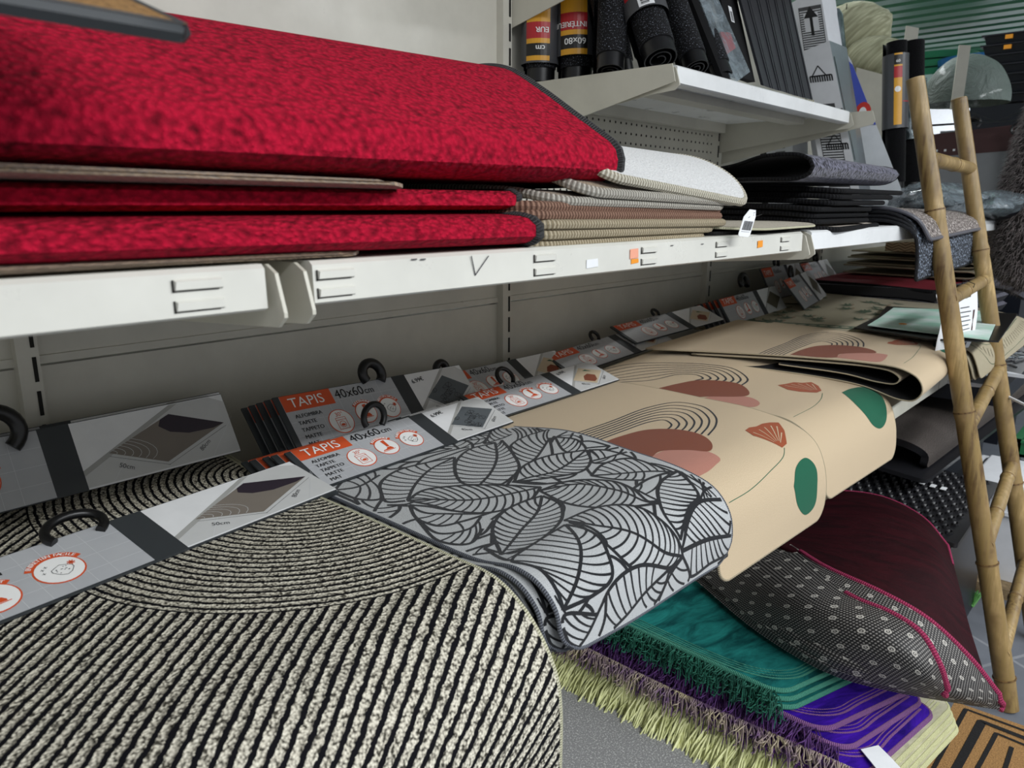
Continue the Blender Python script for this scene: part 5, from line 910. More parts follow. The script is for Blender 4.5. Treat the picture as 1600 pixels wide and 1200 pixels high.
# crumpled clear bags on the shelf beyond
def lump(name, label, cat, c, s, mat, seed=0, amp=.25, n=(24, 14), half=False, group=None, rot=0, inner=None):
    rr = random.Random(seed); K = [(rr.uniform(1, 4), rr.uniform(1, 4), rr.uniform(0, 6), rr.uniform(.3, 1)) for _ in range(9)]; V = []; F = []
    for j in range(n[1]+1):
        th = (math.pi*.5 if half else math.pi)*j/n[1]
        for i in range(n[0]):
            ph = 2*math.pi*i/n[0]; k = 1+amp*sum(q*math.sin(a*ph//1*1+a*ph+b*th*2+c_) for a, b, c_, q in [(round(K_[0]), K_[1], K_[2], K_[3]) for K_ in K])/5*math.sin(th)
            x, y, z = s[0]*k*math.sin(th)*math.cos(ph), s[1]*k*math.sin(th)*math.sin(ph), s[2]*k*math.cos(th); V.append((c[0]+x*math.cos(rot)-y*math.sin(rot), c[1]+x*math.sin(rot)+y*math.cos(rot), c[2]+z))
    for j in range(n[1]):
        for i in range(n[0]): F.append((j*n[0]+i, (j+1)*n[0]+i, (j+1)*n[0]+(i+1) % n[0], j*n[0]+(i+1) % n[0]))
    mb = MB(); mb.add(V, F, mat, [(p[0], p[1]+p[2]) for p in V]); return mb.build(name) if label is None else tag(mb.build(name), label, cat, group)
for k, (c, s, lb_) in enumerate((((2.62, .62, 1.215), (.20, .11, .055), 'crumpled clear plastic bag left of the ladder rail'), ((2.88, .50, 1.205), (.22, .09, .045), 'crumpled clear plastic bag seen between the ladder rails'), ((3.15, .42, 1.20), (.14, .09, .045), 'crumpled clear plastic bag at the right end of the shelf'))):
    t_ = thing('plastic_bag', lb_, 'plastic bag', c); a = lump('film', None, '', c, s, 'crumpled_film', k+3, .35); b = lump('dark_mat', None, '', (c[0], c[1], c[2]-.012), tuple(q*.8 for q in s), 'navy_plastic', k, .2)
    for q in (a, b): q.parent = t_; q.location = (-c[0], -c[1], -c[2])
# rolls standing beyond
FR = 'rolls standing far along the long shelf'
root, a_, t, u, v = roll((2.750,0.780,1.245), (2.750,0.829,1.713), .038, 'black_pile', 'black roll with grey and amber sleeve standing left of the ladder top', group=FR)
mb, Cc = sleeve(root, a_, t, u, v, .038, .20, .43, [(-.5, .12, .21, .43, 'label_amber'), (-.5, .12, .395, .425, 'label_black'), (-.5, .12, .355, .390, 'label_red'), (.2, 1.4, .28, .283, 'label_red')], face=cf)
disc(mb, Cc, -.008, .32, .009, 'print_white', .001, 14); text(mb, Cc, '60', -.014, .402, .012, 'print_white', .0014, bold=.03); mb.build('paper_sleeve', root, smooth=False)
root, a_, t, u, v = roll((2.850,0.754,1.246), (2.850,0.811,1.726), .045, 'black_pile', 'black roll with clear sleeve, partly behind the ladder top', group=FR)
mb, Cc = sleeve(root, a_, t, u, v, .045, .17, .36, [(-.4, .0, .20, .34, 'slot_and_shadow_dark'), (-.3, 0, .18, .24, 'paper')], 'foil', cf); mb.build('paper_sleeve', root, smooth=False)
MB().prism([(3.260,1.120,1.734), (3.260,1.001,1.691), (3.260,0.975,1.253), (3.260,1.078,1.254)], (.02, 0, 0), 'panel_paint').build('gondola_end', smooth=False)
tag(bpy.data.objects['gondola_end'], 'grey steel end panel behind the white and blue board', 'shelf panel')
for k, (c, s, lb_) in enumerate((((3.400,1.184,1.899), (.10, .14, .11), 'greenish woven cushion in plastic, left of the two above the end panel'), ((3.350,1.081,1.782), (.09, .12, .075), 'greenish woven cushion in plastic, right and lower of the two above the end panel'))):
    lump('wrapped_cushion', lb_, 'cushion', c, s, 'cushion_weave', k+11, .12, rot=.7)
# ------------------------------------------------------------------ bamboo ladder
lad = thing('bamboo_ladder', 'bamboo ladder leaning against the shelves, tag hung from a rung', 'ladder', (2.2, .2, 0))
def culm(a, b, r0, r1, nodes, name, parent, seed=0):
    rr = random.Random(seed); a, b = np.array(a, float), np.array(b, float); T = np.linspace(0, 1, 90); pts = []; rad = []
    ax1 = np.array((1., 0, 0)); wob = [rr.uniform(-.006, .006) for _ in range(len(nodes)+2)]; nx = [0]+list(nodes)+[1]
    for t in T: pts.append(a*(1-t)+b*t+ax1*np.interp(t, nx, wob)); d = min([abs(t-n)*np.linalg.norm(b-a) for n in nodes]+[9]); rad.append((r0*(1-t)+r1*t)*(1+.10*math.exp(-(d/.007)**2)-.05*math.exp(-((d-.014)/.006)**2)))
    mb = MB(); mb.tube(pts, rad, 'bamboo', 18)
    for n in nodes:
        p = a*(1-n)+b*n+ax1*np.interp(n, nx, wob); t = (b-a)/np.linalg.norm(b-a); rr_ = (r0*(1-n)+r1*n)*1.11; mb.tube([p-t*.0018, p+t*.0018], rr_, 'bamboo_node', 18)
    mb.cyl(b, b+(b-a)/np.linalg.norm(b-a)*.001, r1*.99, 'bamboo_cut', 18); return mb.build(name, parent)
F0, T0, F1, T1 = (2.0, .163, .0), (2.0, .551, 1.487), (2.40, .163, .0), (2.40, .546, 1.482)
culm(F0, T0, .0235, .020, (.05, .24, .485, .80), 'rail', lad, 1); culm(F1, T1, .0235, .0195, (.10, .30, .52, .73), 'rail', lad, 5)
for k, (za, zb) in enumerate(((1.308, 1.300), (.985, 1.005), (.69, .76), (.405, .50), (.14, .23))):
    ya, yb = .163+.388*za/1.487, .163+.383*zb/1.482; culm((1.995, ya-.004, za), (2.405, yb-.004, zb), .0175, .016, (.35, .8) if k % 2 else (.55,), 'rung', lad, k)
t_ = thing('paper_tag', 'curled white printed paper tag with a green strip hanging from the ladder rung', 'paper tag', (2.12, .40, .97))
S_ = Surf([[(2.060,0.461,0.991), (2.160,0.430,0.995), (2.240,0.408,1.000)], [(2.050,0.439,0.928), (2.150,0.419,0.927), (2.230,0.396,0.929)], [(2.030,0.437,0.875), (2.130,0.413,0.856), (2.220,0.396,0.866)], [(2.020,0.436,0.843), (2.100,0.422,0.816), (2.190,0.403,0.829)]])
mb = MB(); sheet(mb, S_, 'paper', 'paper', .0006, .01, ds=.006); W_, L_ = S_.W, S_.L
class UD:
    def __call__(s, p, q, off=0.): p, q = np.asarray(p, float), np.asarray(q, float); return S_(np.clip(p, 0, W_), np.clip(q, 0, L_), -np.broadcast_to(np.asarray(off, float), p.shape)) if False else S_(np.clip(p, 0, W_), np.clip(q, 0, L_), np.broadcast_to(np.asarray(off, float), p.shape))
ud = UD(); rect(mb, ud, W_*.36, L_*.12, W_*.46, L_*.55, 'sticker_green' if 'sticker_green' in M else 'leaf_plastic', .001, 2)
for k in range(6): line(mb, ud, (W_*.55, L_*(.25+.06*k)), (W_*(.78+.04*(k % 2)), L_*(.25+.06*k)), .0025, 'label_grey', .001)
for k in range(2): line(mb, ud, (W_*.52, L_*(.10+.68*k)), (W_*.82, L_*(.10+.68*k)), .010, 'ink', .001); 
line(mb, ud, (W_*.5, L_*.88), (W_*.8, L_*.88), .005, 'label_grey', .001); line(mb, ud, (W_*.9, L_*.3), (W_*.9, L_*.7), .008, 'brown_card', .001); mb.build('tag_sheet', t_)
mb = MB(); mb.tube([(2.17, .405, .99), (2.165, .40, 1.01), (2.16, .425, 1.02), (2.17, .43, 1.0)], .0012, 'wire', 5); mb.build('wire_loop', t_)
# ------------------------------------------------------------------ prayer rugs, low in front
def fringe(root, path, out, length, mat, n, seed=1, w=.0016, drop=.5, spread=.25, name='fringe', up=.0, pulse=0):
    rr = random.Random(seed); P = catmull(path, 60); mb = MB(); out = np.array(out, float); d = np.r_[0, np.cumsum(np.linalg.norm(np.diff(P, axis=0), axis=1))]
    for k in range(n):
        x = d[-1]*(k+rr.random())/n; p = np.array([np.interp(x, d, P[:, i]) for i in range(3)]); L = length*rr.uniform(.7, 1.15)
        dr = out+np.array((rr.uniform(-1, 1), rr.uniform(-1, 1), 0))*spread; dr /= np.linalg.norm(dr); pts = []; ph = rr.uniform(0, 6)
        for q in np.linspace(0, 1, 6): pts.append(p+dr*L*q*(1-.25*q)+np.array((0, 0, up*L*math.sin(q*3.1)-drop*L*q*q))+np.array((math.sin(ph+q*5), math.cos(ph+q*4), math.sin(ph*2+q*6)))*.009*q)
        mb.tube(pts, [w, w, w*.95, w*.9, w*.8, w*.5], mat, 4, cap=False)
    o = mb.build(name, root, smooth=True, sharp=80); o['kind'] = 'stuff'; return o
PG = 'folded prayer rugs in the low pile'
def rug(label, x0, x1, yl, yr, yb, z, top, edge, th=.010, stripes_=3, fr=None, seed=0, dx=0, sag=0.):
    def deco(mb, S):
        for k in range(stripes_): o = .004+.0065*k; ribbon(mb, S, [(.012+o, .02), (.012+o, S.L-.05-o), (.05+o, S.L-.012-o), (S.W*.5, S.L-.012-o), (S.W-.02, S.L-.014-o)], .0045 if k == 0 else .0022, edge, .0008)
    r, S = cloth('prayer_rug', label, 'rug', [[(x0, yb, z), (x1, yb, z)], [(x0, (yb+yl)/2, z+.002), (x1, (yb+yr)/2, z+.003)], [(x0, yl+.05, z), (x1, yr+.05, z)], [(x0+.004, yl, z-.004-sag), (x1, yr, z-.004)]], top, edge, th, .03, .01, edge=edge, rad=th*.55, group=PG, deco=deco)
    if fr: fringe(r, [(x0+.004, yl+.01, z-.006), (x0, (yb+yl)/2, z-.003), (x0, yb-.02, z-.003)], (-1, -.25, 0), *fr)
    return r
zz = .235
for k, (yl, yr, lb_) in enumerate(((.235, .19, 'cream prayer rug with pale lime edging, lowest of the pile'), (.242, .196, 'cream prayer rug with pale lime edging, second from the bottom'), (.248, .202, 'cream prayer rug with pale lime edging, third from the bottom'), (.256, .208, 'cream prayer rug with pale lime edging, right under the purple ones'))):
    rug(lb_, 1.19-.004*k, 1.50, yl, yr, 1.0, zz+.012*k, 'cream_velvet', 'lime_edge', .010, 3, (.15 if k > 1 else .13, 'lime_thread', 620, k+3, .0022,   .22+.1*k, .55))
for k, (yl, yr, x0, lb_) in enumerate(((.268, .222, 1.155, 'purple velvet prayer rug, lowest of the purple ones'), (.305, .242, 1.175, 'purple velvet prayer rug, middle of the purple ones'), (.345, .26, 1.175, 'purple velvet prayer rug lying directly under the teal one'))):
    rug(lb_, x0, 1.42, yl, yr, 1.0, .294+.016*k, 'purple_velvet', 'lilac_edge', .010, 3, (.055, 'purple_thread', 320, k+13, .0014, .45, .6))
fringe(bpy.data.objects['prayer_rug.004'], [(1.15, .28, .30), (1.13, .6, .30), (1.13, .95, .30)], (-1, -.5, 0), .05, 'lavender_thread', 300, 31, .0013, .35, .6)
for k, (yl, yr, lb_) in enumerate(((.405, .325, 'teal velvet prayer rug, lower of the teal ones'), (.412, .33, 'teal velvet prayer rug, middle of the teal ones'), (.42, .34, 'teal velvet prayer rug with plush sheen, topmost of the prayer rugs'))):
    rug(lb_, 1.165+.003*k, 1.42, yl, yr, .98, .3425+.0115*k, 'teal_velvet', 'teal_edge', .009, 4, (.036, 'teal_thread', 300, k+23, .0013, .4, .5))
t_ = tag(MB().prism([(1.206,0.288,0.297), (1.237,0.269,0.297), (1.220,0.244,0.297), (1.193,0.209,0.297), (1.165,0.240,0.297)], (0, 0, .0015), 'paper').build('paper_label', smooth=False), 'small crumpled white paper label on the cream prayer rugs', 'label')
# the maroon rug flipped back over the pile, dotted backing up
mr = thing('maroon_rug', 'large maroon velvet rug with pink edge, corner folded to show dotted grey backing', 'rug', (1.6, .4, .42))
def part(S, root, nm, top, under, th, r=.01, edge=None, rad=.003, r0=None, path=None):
    mb = MB(); sheet(mb, S, top, under, th, r, r0=r0, ds=.012, dt=.012); mb.build(nm, root)
    if edge: mb = MB(); q = dens(path(S), .006, False); mb.tube(S(q[:, 0], q[:, 1])-S.normal(q[:, 0], q[:, 1])*th*.5, rad, edge, 8); mb.build('pink_binding', root)
S_ = Surf([[(1.729,0.782,0.440), (1.945,0.632,0.460), (1.979,0.507,0.470), (1.939,0.398,0.460), (1.845,0.315,0.440)], [(1.593,0.668,0.450), (1.624,0.490,0.480), (1.677,0.385,0.480), (1.701,0.306,0.460), (1.679,0.254,0.420)],
           [(1.516,0.589,0.470), (1.430,0.412,0.500), (1.433,0.318,0.490), (1.493,0.251,0.450), (1.581,0.208,0.380)], [(1.490,0.549,0.470), (1.393,0.388,0.500), (1.398,0.296,0.480), (1.457,0.218,0.420), (1.551,0.176,0.330)]]); part(S_, mr, 'velvet_face', 'maroon_velvet', 'dotted_backing', .004, .002, 'pink_edge', .0035, path=lambda S: [(S.W*.25, .001), (S.W-.001, .001), (S.W-.001, S.L*.25)])
S_ = Surf([[(1.530,0.559,0.475), (1.427,0.446,0.500), (1.386,0.329,0.505), (1.384,0.251,0.485), (1.394,0.176,0.430), (1.416,0.131,0.370)], [(1.468,0.610,0.450), (1.351,0.455,0.485), (1.316,0.328,0.490), (1.315,0.242,0.470), (1.359,0.176,0.410), (1.418,0.126,0.355)],
           [(1.428,0.678,0.410), (1.290,0.488,0.430), (1.242,0.341,0.430), (1.282,0.246,0.410), (1.343,0.178,0.380), (1.433,0.124,0.340)], [(1.398,0.715,0.385), (1.295,0.512,0.380), (1.265,0.365,0.375), (1.314,0.270,0.360), (1.368,0.190,0.350), (1.426,0.126,0.335)]]); part(S_, mr, 'folded_corner', 'dotted_backing', 'maroon_velvet', .004, .002, 'pink_edge', .0055, path=lambda S: [(S.W*.1, .001), (S.W-.002, .001), (S.W-.001, S.L-.002)])
S_ = Surf([[(1.471,0.523,0.490), (1.334,0.368,0.505), (1.312,0.292,0.510), (1.297,0.241,0.500), (1.283,0.206,0.465), (1.303,0.191,0.410)], [(1.420,0.589,0.460), (1.270,0.413,0.495), (1.247,0.318,0.500), (1.243,0.259,0.485), (1.254,0.219,0.450), (1.304,0.195,0.400)], [(1.403,0.711,0.400), (1.294,0.513,0.400), (1.249,0.385,0.400), (1.259,0.310,0.395), (1.282,0.254,0.390), (1.314,0.194,0.390)]]); part(S_, mr, 'second_fold', 'dotted_backing', 'maroon_velvet', .004, .002, 'pink_edge', .0058, path=lambda S: [(S.W*.42, .001), (S.W-.002, .001), (S.W-.001, S.L-.002)])
# ------------------------------------------------------------------ grey carpet, coir mat
cloth('grey_carpet', 'plain light grey carpet lying low in front of the fringed rugs', 'carpet', [[(.35, 1.1, .215), (1.22, 1.1, .215)], [(.35, .6, .22), (1.22, .6, .22)], [(.35, .12, .215), (1.22, .12, .215)]], 'grey_carpet', 'grey_carpet', .02, .03)
MB().box((.4, .25, .02), (1.42, 1.0, .19), 'wood_board').build('low_platform', smooth=False); tag(bpy.data.objects['low_platform'], 'low wooden platform under the grey carpet and the prayer rugs', 'platform')
r_, S_ = cloth('coir_doormat', 'brown coir doormat with black line border at the lower right', 'doormat', [[(1.729,0.238,0.130), (1.753,-0.059,0.130)], [(1.577,0.240,0.130), (1.521,-0.037,0.130)], [(1.387,0.241,0.130), (1.298,0.001,0.130)]], 'coir', 'rubber', .018, .004)
def cb(mb):
    for q, w_ in ((.024, .008), (.058, .016), (.088, .008)): ribbon(mb, S_, [(q, S_.L-.01), (q, q), (S_.W-q, q), (S_.W-q, S_.L-.01)], w_, 'coir_black', .0015, curve=False)
    ribbon(mb, S_, [(.12, .12), (.14, S_.L-.02)], .008, 'coir_black', .0015)
mb = MB(); cb(mb); mb.build('black_border', r_)
MB().box((1.43, -.25, .02), (1.745, .235, .108), 'wood_board').build('wooden_pallet', smooth=False); tag(bpy.data.objects['wooden_pallet'], 'pale wooden pallet board under the coir doormat', 'pallet')
# ------------------------------------------------------------------ rubber mats, dark carpets, bins
def studmat(label, x0, x1, y0, y1, z, tilt=0., zb=0):
    root = thing('rubber_mat', label, 'rubber mat', ((x0+x1)/2, (y0+y1)/2, z)); f = lambda x, y: z+tilt*(y-y0)+.015*math.sin((x-x0)*3)
    S = Surf([[(x0, y1, f(x0, y1)), ((x0+x1)/2, y1, f((x0+x1)/2, y1)), (x1, y1, f(x1, y1))], [(x0, (y0+y1)/2, f(x0, (y0+y1)/2)), ((x0+x1)/2, (y0+y1)/2, f((x0+x1)/2, (y0+y1)/2)), (x1, (y0+y1)/2, f(x1, (y0+y1)/2))], [(x0, y0, f(x0, y0)), ((x0+x1)/2, y0, f((x0+x1)/2, y0)), (x1, y0, f(x1, y0))]])
    mb = MB(); sheet(mb, S, 'rubber', 'rubber', .012, .01, ds=.04, dt=.04)
    s = .02; k = 0
    while s < S.W-.02:
        t = .02+(.014 if k % 2 else 0)
        while t < S.L-.02:
            q = S(s, t); A = np.linspace(0, 2*math.pi, 8)[:-1]; V = [q+(.013*math.cos(a), .009*math.sin(a), 0) for a in A]+[q+(.010*math.cos(a), .0065*math.sin(a), .006) for a in A]+[q+(.006*math.cos(a), .0035*math.sin(a), .001) for a in A]
            mb.add(V, [(i, (i+1) % 7, (i+1) % 7+7, i+7) for i in range(7)]+[(i+7, (i+1) % 7+7, (i+1) % 7+14, i+14) for i in range(7)]+[tuple(range(14, 21))], 'rubber'); t += .028
        s += .030; k += 1
    mb.build('studded_sheet', root, sharp=30); return root, S
r_, S_ = studmat('black studded rubber mat with white stickers, lower one beside the maroon rug', 1.95, 2.45, .315, 1.05, .405, .03)
mb = MB()
for (u_, v_) in (): pass
for q, w_ in (((2.277,0.476,0.425), .012), ((2.270,0.447,0.425), .012), ((2.268,0.420,0.425), .012)): mb.box((q[0]-w_, q[1]-.007, .428), (q[0]+w_, q[1]+.007, .4295), 'paper')
mb.build('white_sticker', r_, smooth=False)
mb = MB(); mb.prism([(2.339,0.544,0.440), (2.341,0.471,0.440), (2.386,0.478,0.440), (2.386,0.552,0.440)], (0, 0, .002), 'paper'); mb.build('white_label', r_, smooth=False)
MB().box((2.66, .50, .02), (3.3, 1.1, .405), 'navy_plastic').build('dark_crate', smooth=False); tag(bpy.data.objects['dark_crate'], 'dark crate carrying the farther studded rubber mat', 'crate')
studmat('black studded rubber mat farther back, under the dark brown carpet', 2.66, 3.35, .48, 1.1, .43, .06)
MB().box((1.96, .33, .02), (2.44, 1.1, .385), 'navy_plastic').build('dark_crate', smooth=False); tag(bpy.data.objects['dark_crate.001'], 'dark crate carrying the nearer studded rubber mat', 'crate')
cloth('dark_carpet', 'dark brown carpet folded over the rubber mats under the cream mats', 'carpet', [[(2.2, 1.1, .56), (3.9, 1.1, .60)], [(2.2, .7, .57), (3.9, .65, .60)], [(2.2, .5, .56), (3.9, .42, .585)], [(2.22, .46, .53), (3.9, .38, .55)], [(2.22, .46, .49), (3.9, .38, .50)]], 'dark_carpet', 'rubber', .02, .02)
cloth('dark_carpet', 'blackish rubber-backed carpet lying just below the dark brown one', 'carpet', [[(2.15, 1.1, .49), (3.8, 1.1, .51)], [(2.15, .7, .50), (3.8, .6, .515)], [(2.15, .44, .48), (3.8, .34, .49)]], 'rubber', 'rubber', .012, .02)
# crate of wires and pale strips, under the green-bordered mat
wb_ = thing('wire_crate', 'black crate full of tangled dark wire, seen between the ladder rails', 'crate', (3.1, .40, .66)); mb = MB(); mb.box((2.55, .36, .62), (4.0, .80, .67), 'navy_plastic'); mb.build('crate_body', wb_, smooth=False)
rr = random.Random(9); mb = MB()
for k in range(260): x, y, a, l = rr.uniform(2.6, 3.65), rr.uniform(.38, .78), rr.uniform(0, 3.14), rr.uniform(.03, .09); z = .673+rr.uniform(0, .012); mb.tube([(x, y, z), (x+l*math.cos(a), y+l*math.sin(a), z+rr.uniform(-.004, .008))], .003, 'label_grey' if k % 3 else 'aluminium', 4)
o = mb.build('tangled_wire', wb_); o['kind'] = 'stuff'
for k, (a, b, lb_) in enumerate((((2.719,0.482,0.700), (2.630,0.314,0.700), 'pale grey strip lying across the wire crate, farther one'), ((2.397,0.434,0.700), (2.410,0.385,0.700), 'pale grey strip lying on the wire crate, nearer and shorter one'))):
    a, b = np.array(a), np.array(b); mb = MB(); mb.prism([a, b, b+(0, .05, 0), a+(0, .05, 0)], (0, 0, .01), 'carton_grey'); tag(mb.build('pale_strip', smooth=False), lb_, 'strip')
mb = MB(); mb.tube([(2.551,0.398,0.700), (2.415,0.341,0.690), (2.364,0.280,0.680), (2.325,0.246,0.680)], .004, 'paper', 6); tag(mb.build('white_cable'), 'thin white cable crossing the wire crate', 'cable')
# white bins and green tray
def bin_(label, x0, x1, y0, y1, h, z0=.03):
    r = thing('storage_bin', label, 'storage bin', ((x0+x1)/2, (y0+y1)/2, z0)); e = .025; mb = MB(); mb.hexa([(x0+e, y0+e, z0), (x1-e, y0+e, z0), (x1-e, y1-e, z0), (x0+e, y1-e, z0)], [(x0, y0, z0+h), (x1, y0, z0+h), (x1, y1, z0+h), (x0, y1, z0+h)], 'white_gloss'); mb.box((x0-.008, y0-.008, z0+h*.82), (x1+.008, y1+.008, z0+h*.86), 'white_gloss'); mb.build('bin_body', r, smooth=False)
    mb = MB(); q = z0+h; mb.box((x0-.012, y0-.012, q), (x1+.012, y1+.012, q+.025), 'white_gloss'); mb.box((x0+.02, y0+.02, q+.025), (x1-.02, y1-.02, q+.04), 'white_gloss'); o = mb.build('lid', r, smooth=False); bv = o.modifiers.new('b', 'BEVEL'); bv.width = .008; bv.segments = 3; return r
bin_('white plastic storage bin with lid, standing on the floor behind the ladder', 2.64, 3.0, .0, .445, .275, .035)
bin_('white plastic storage bin farther back, beneath the green tray', 3.05, 3.5, -.02, .37, .262, .035)
MB().box((2.60, -.06, 0), (3.6, .46, .034), 'cork_edge').build('cork_base', smooth=False); tag(bpy.data.objects['cork_base'], 'rough cork-edged board on the floor under the white bins', 'board')
r_ = thing('green_tray', 'dark green plastic tray at the right edge, above the white bins', 'tray', (3.3, .12, .35)); mb = MB()
for a, b in (((3.05, -.1, .34), (3.5, .36, .35)), ((3.05, -.1, .34), (3.06, .36, .40)), ((3.05, .35, .34), (3.5, .36, .40)), ((3.05, -.1, .34), (3.5, -.09, .40)), ((3.49, -.1, .34), (3.5, .36, .40))): mb.box(a, b, 'green_plastic')
mb.build('tray_body', r_, smooth=False); mb = MB()
for a, b in (((3.035, -.115, .395), (3.515, -.09, .402)), ((3.035, .35, .395), (3.515, .375, .402)), ((3.035, -.115, .395), (3.06, .375, .402)), ((3.49, -.115, .395), (3.515, .375, .402))): mb.box(a, b, 'green_plastic')
mb.build('rim', r_, smooth=False)
mb = MB(); rr = random.Random(4)
for k in range(16): a = rr.uniform(-.6, 2.2); q = np.array((2.423,0.327,0.030)); mb.tube([q+(0, 0, .0), q+(.03*math.cos(a), .03*math.sin(a), .03), q+(.06*math.cos(a), .07*math.sin(a), .03)], [.003, .0025, .0005], 'leaf_plastic', 4)
tag(mb.build('artificial_grass_tuft'), 'tuft of green artificial leaves on the floor beside the maroon rug', 'artificial plant')
# ------------------------------------------------------------------ goods on the far end of the deck
for k in range(4):
    cloth('dark_folded_mat', 'charcoal mat stacked under the crimson one, '+['lowest', 'second from the bottom', 'second from the top', 'topmost'][k], 'mat', [[(2.93, 1.15, .782+.041*k), (4.0, 1.12, .782+.041*k)], [(2.93, .68-.01*k, .782+.041*k), (4.0, .62, .782+.041*k)], [(2.93, .665-.01*k, .772+.041*k), (4.0, .60, .772+.041*k)]], 'navy_grey_pile', 'rubber', .034, .004, group='charcoal mats under the crimson one')
cloth('crimson_mat', 'flat crimson felt mat with black edge behind the leaning headers', 'mat', [[(2.98, 1.15, .915), (3.6, 1.12, .915)], [(2.95, .9, .917), (3.6, .85, .917)], [(2.93, .66, .912), (3.58, .6, .912)]], 'crimson_felt', 'black_pile', .012, .02, edge='black_whip', rad=.007)
PGG = 'pale folded mats at the far end of the deck'
for k, (z0, z1, lb_) in enumerate(((.925, .955, 'lower pale folded mat with dark-lined edge, at the far end of the deck'), (.962, .985, 'middle pale folded mat at the far end of the deck'), (.99, 1.01, 'upper pale folded mat at the far end of the deck'))):
    cloth('pale_folded_mat', lb_, 'mat', [[(3.30+.04*k, 1.1, z0), (4.0, 1.1, z0)], [(3.30+.04*k, .7, z0), (4.0, .62, z0)], [(3.31+.04*k, .62+.01*k, z0+.004), (4.0, .54, z0+.004)], [(3.31+.04*k, .605+.01*k, (z0+z1)/2), (4.0, .525, (z0+z1)/2)], [(3.31+.04*k, .62+.01*k, z1-.003), (4.0, .54, z1-.003)], [(3.30+.04*k, .7, z1), (4.0, .62, z1)], [(3.30+.04*k, 1.1, z1+.004), (4.0, 1.1, z1+.004)]], 'olive_fabric', 'olive_fabric', .004, .004, edge='sand_edge', rad=.003, group=PGG)
r_ = thing('woven_basket_mat', 'tan herringbone-woven mat with a white stripe, folded on the pale mats', 'mat', (3.6, .62, 1.02)); mb = MB(); mb.box((3.32, .50, 1.02), (3.9, .95, 1.09), 'herringbone'); mb.build('woven_body', r_, smooth=False); mb = MB(); mb.box((3.40, .497, 1.018), (3.42, .953, 1.092), 'olive_fabric'); mb.box((3.75, .497, 1.018), (3.77, .953, 1.092), 'label_grey'); mb.build('white_stripe', r_, smooth=False)
# booklets on the green-bordered mat
for k, (q, m_, lb_, nm, z) in enumerate(((((2.085,0.651,0.877), (2.357,0.671,0.877), (2.619,0.724,0.877), (2.713,0.376,0.877), (2.120,0.323,0.877), (2.030,0.457,0.877)), 'black_plastic', 'black sheet lying on the green-bordered mat under the mint prints', 'black_sheet', .004), (((2.562,0.687,0.882), (2.695,0.424,0.882), (2.233,0.365,0.882), (2.267,0.645,0.882)), 'mint_print', 'mint-coloured glossy print, the farther one on the black sheet', 'mint_print_sheet', .003), (((2.109,0.624,0.886), (2.282,0.644,0.886), (2.363,0.374,0.886), (2.075,0.337,0.886), (2.086,0.457,0.886)), 'mint_print', 'pale mint glossy print with a small orange mark, the nearer one', 'mint_print_sheet', .002))):
    o = MB().prism(list(q), (0, 0, z), m_).build(nm, smooth=False); tag(o, lb_, 'print')
    if k == 2: mb = MB(); c_ = np.array((2.194,0.560,0.888)); mb.prism([c_+(.012*math.cos(a), .010*math.sin(a), 0) for a in np.linspace(0, 6.28, 9)[:-1]], (0, 0, .001), 'sticker_orange'); mb.build('orange_mark', o, smooth=False)
cloth('navy_carpet_offcut', 'navy carpet corner sticking out behind the right ladder rail', 'carpet', [[(3.0, .62, .93), (3.5, .58, .93)], [(2.99, .46, .925), (3.48, .42, .925)], [(2.99, .40, .90), (3.45, .36, .89)]], 'navy_grey_pile', 'rubber', .008, .01)
# ------------------------------------------------------------------ fluffy throw
r_ = thing('fluffy_throw', 'shaggy brown-grey fluffy throw hanging at the right edge', 'throw', (2.95, .36, .95)); rr = random.Random(2)
prof = [(.93, .02), (.95, .07), (.99, .105), (1.1, .12), (1.25, .115), (1.35, .105), (1.45, .10), (1.6, .085), (1.8, .08), (2.0, .08)]
cx = lambda z: (2.95, .375-.02*math.sin(z*4)-.03*max(0, z-1.3), z)
mb = MB(); Z_ = np.linspace(.93, 2.0, 40); mb.tube([cx(z) for z in Z_], [np.interp(z, [p[0] for p in prof], [p[1] for p in prof]) for z in Z_], 'fur_core', 20); mb.build('throw_body', r_); mb = MB()
for k in range(15000):
    z = rr.uniform(.93, 1.85); a = rr.uniform(1.2, 5.1); r0 = np.interp(z, [p[0] for p in prof], [p[1] for p in prof])*.97; c_ = np.array(cx(z)); n_ = np.array((math.cos(a), math.sin(a), 0)); p0 = c_+n_*r0
    l = rr.uniform(.014, .034); d_ = n_+np.array((rr.uniform(-.6, .6), rr.uniform(-.6, .6), rr.uniform(-1.1, .3))); d_ /= np.linalg.norm(d_); s_ = np.cross(d_, (rr.uniform(-1, 1), rr.uniform(-1, 1), 1)); s_ /= np.linalg.norm(s_)+1e-6; w_ = .0011
    p1 = p0+d_*l*.6; p2 = p0+d_*l+np.array((0, 0, -.008)); mb.add([p0-s_*w_, p0+s_*w_, p1+s_*w_*.7, p1-s_*w_*.7, p2], [(0, 1, 2, 3), (3, 2, 4)], 'fur')
o = mb.build('long_pile', r_, smooth=False); o['kind'] = 'stuff'
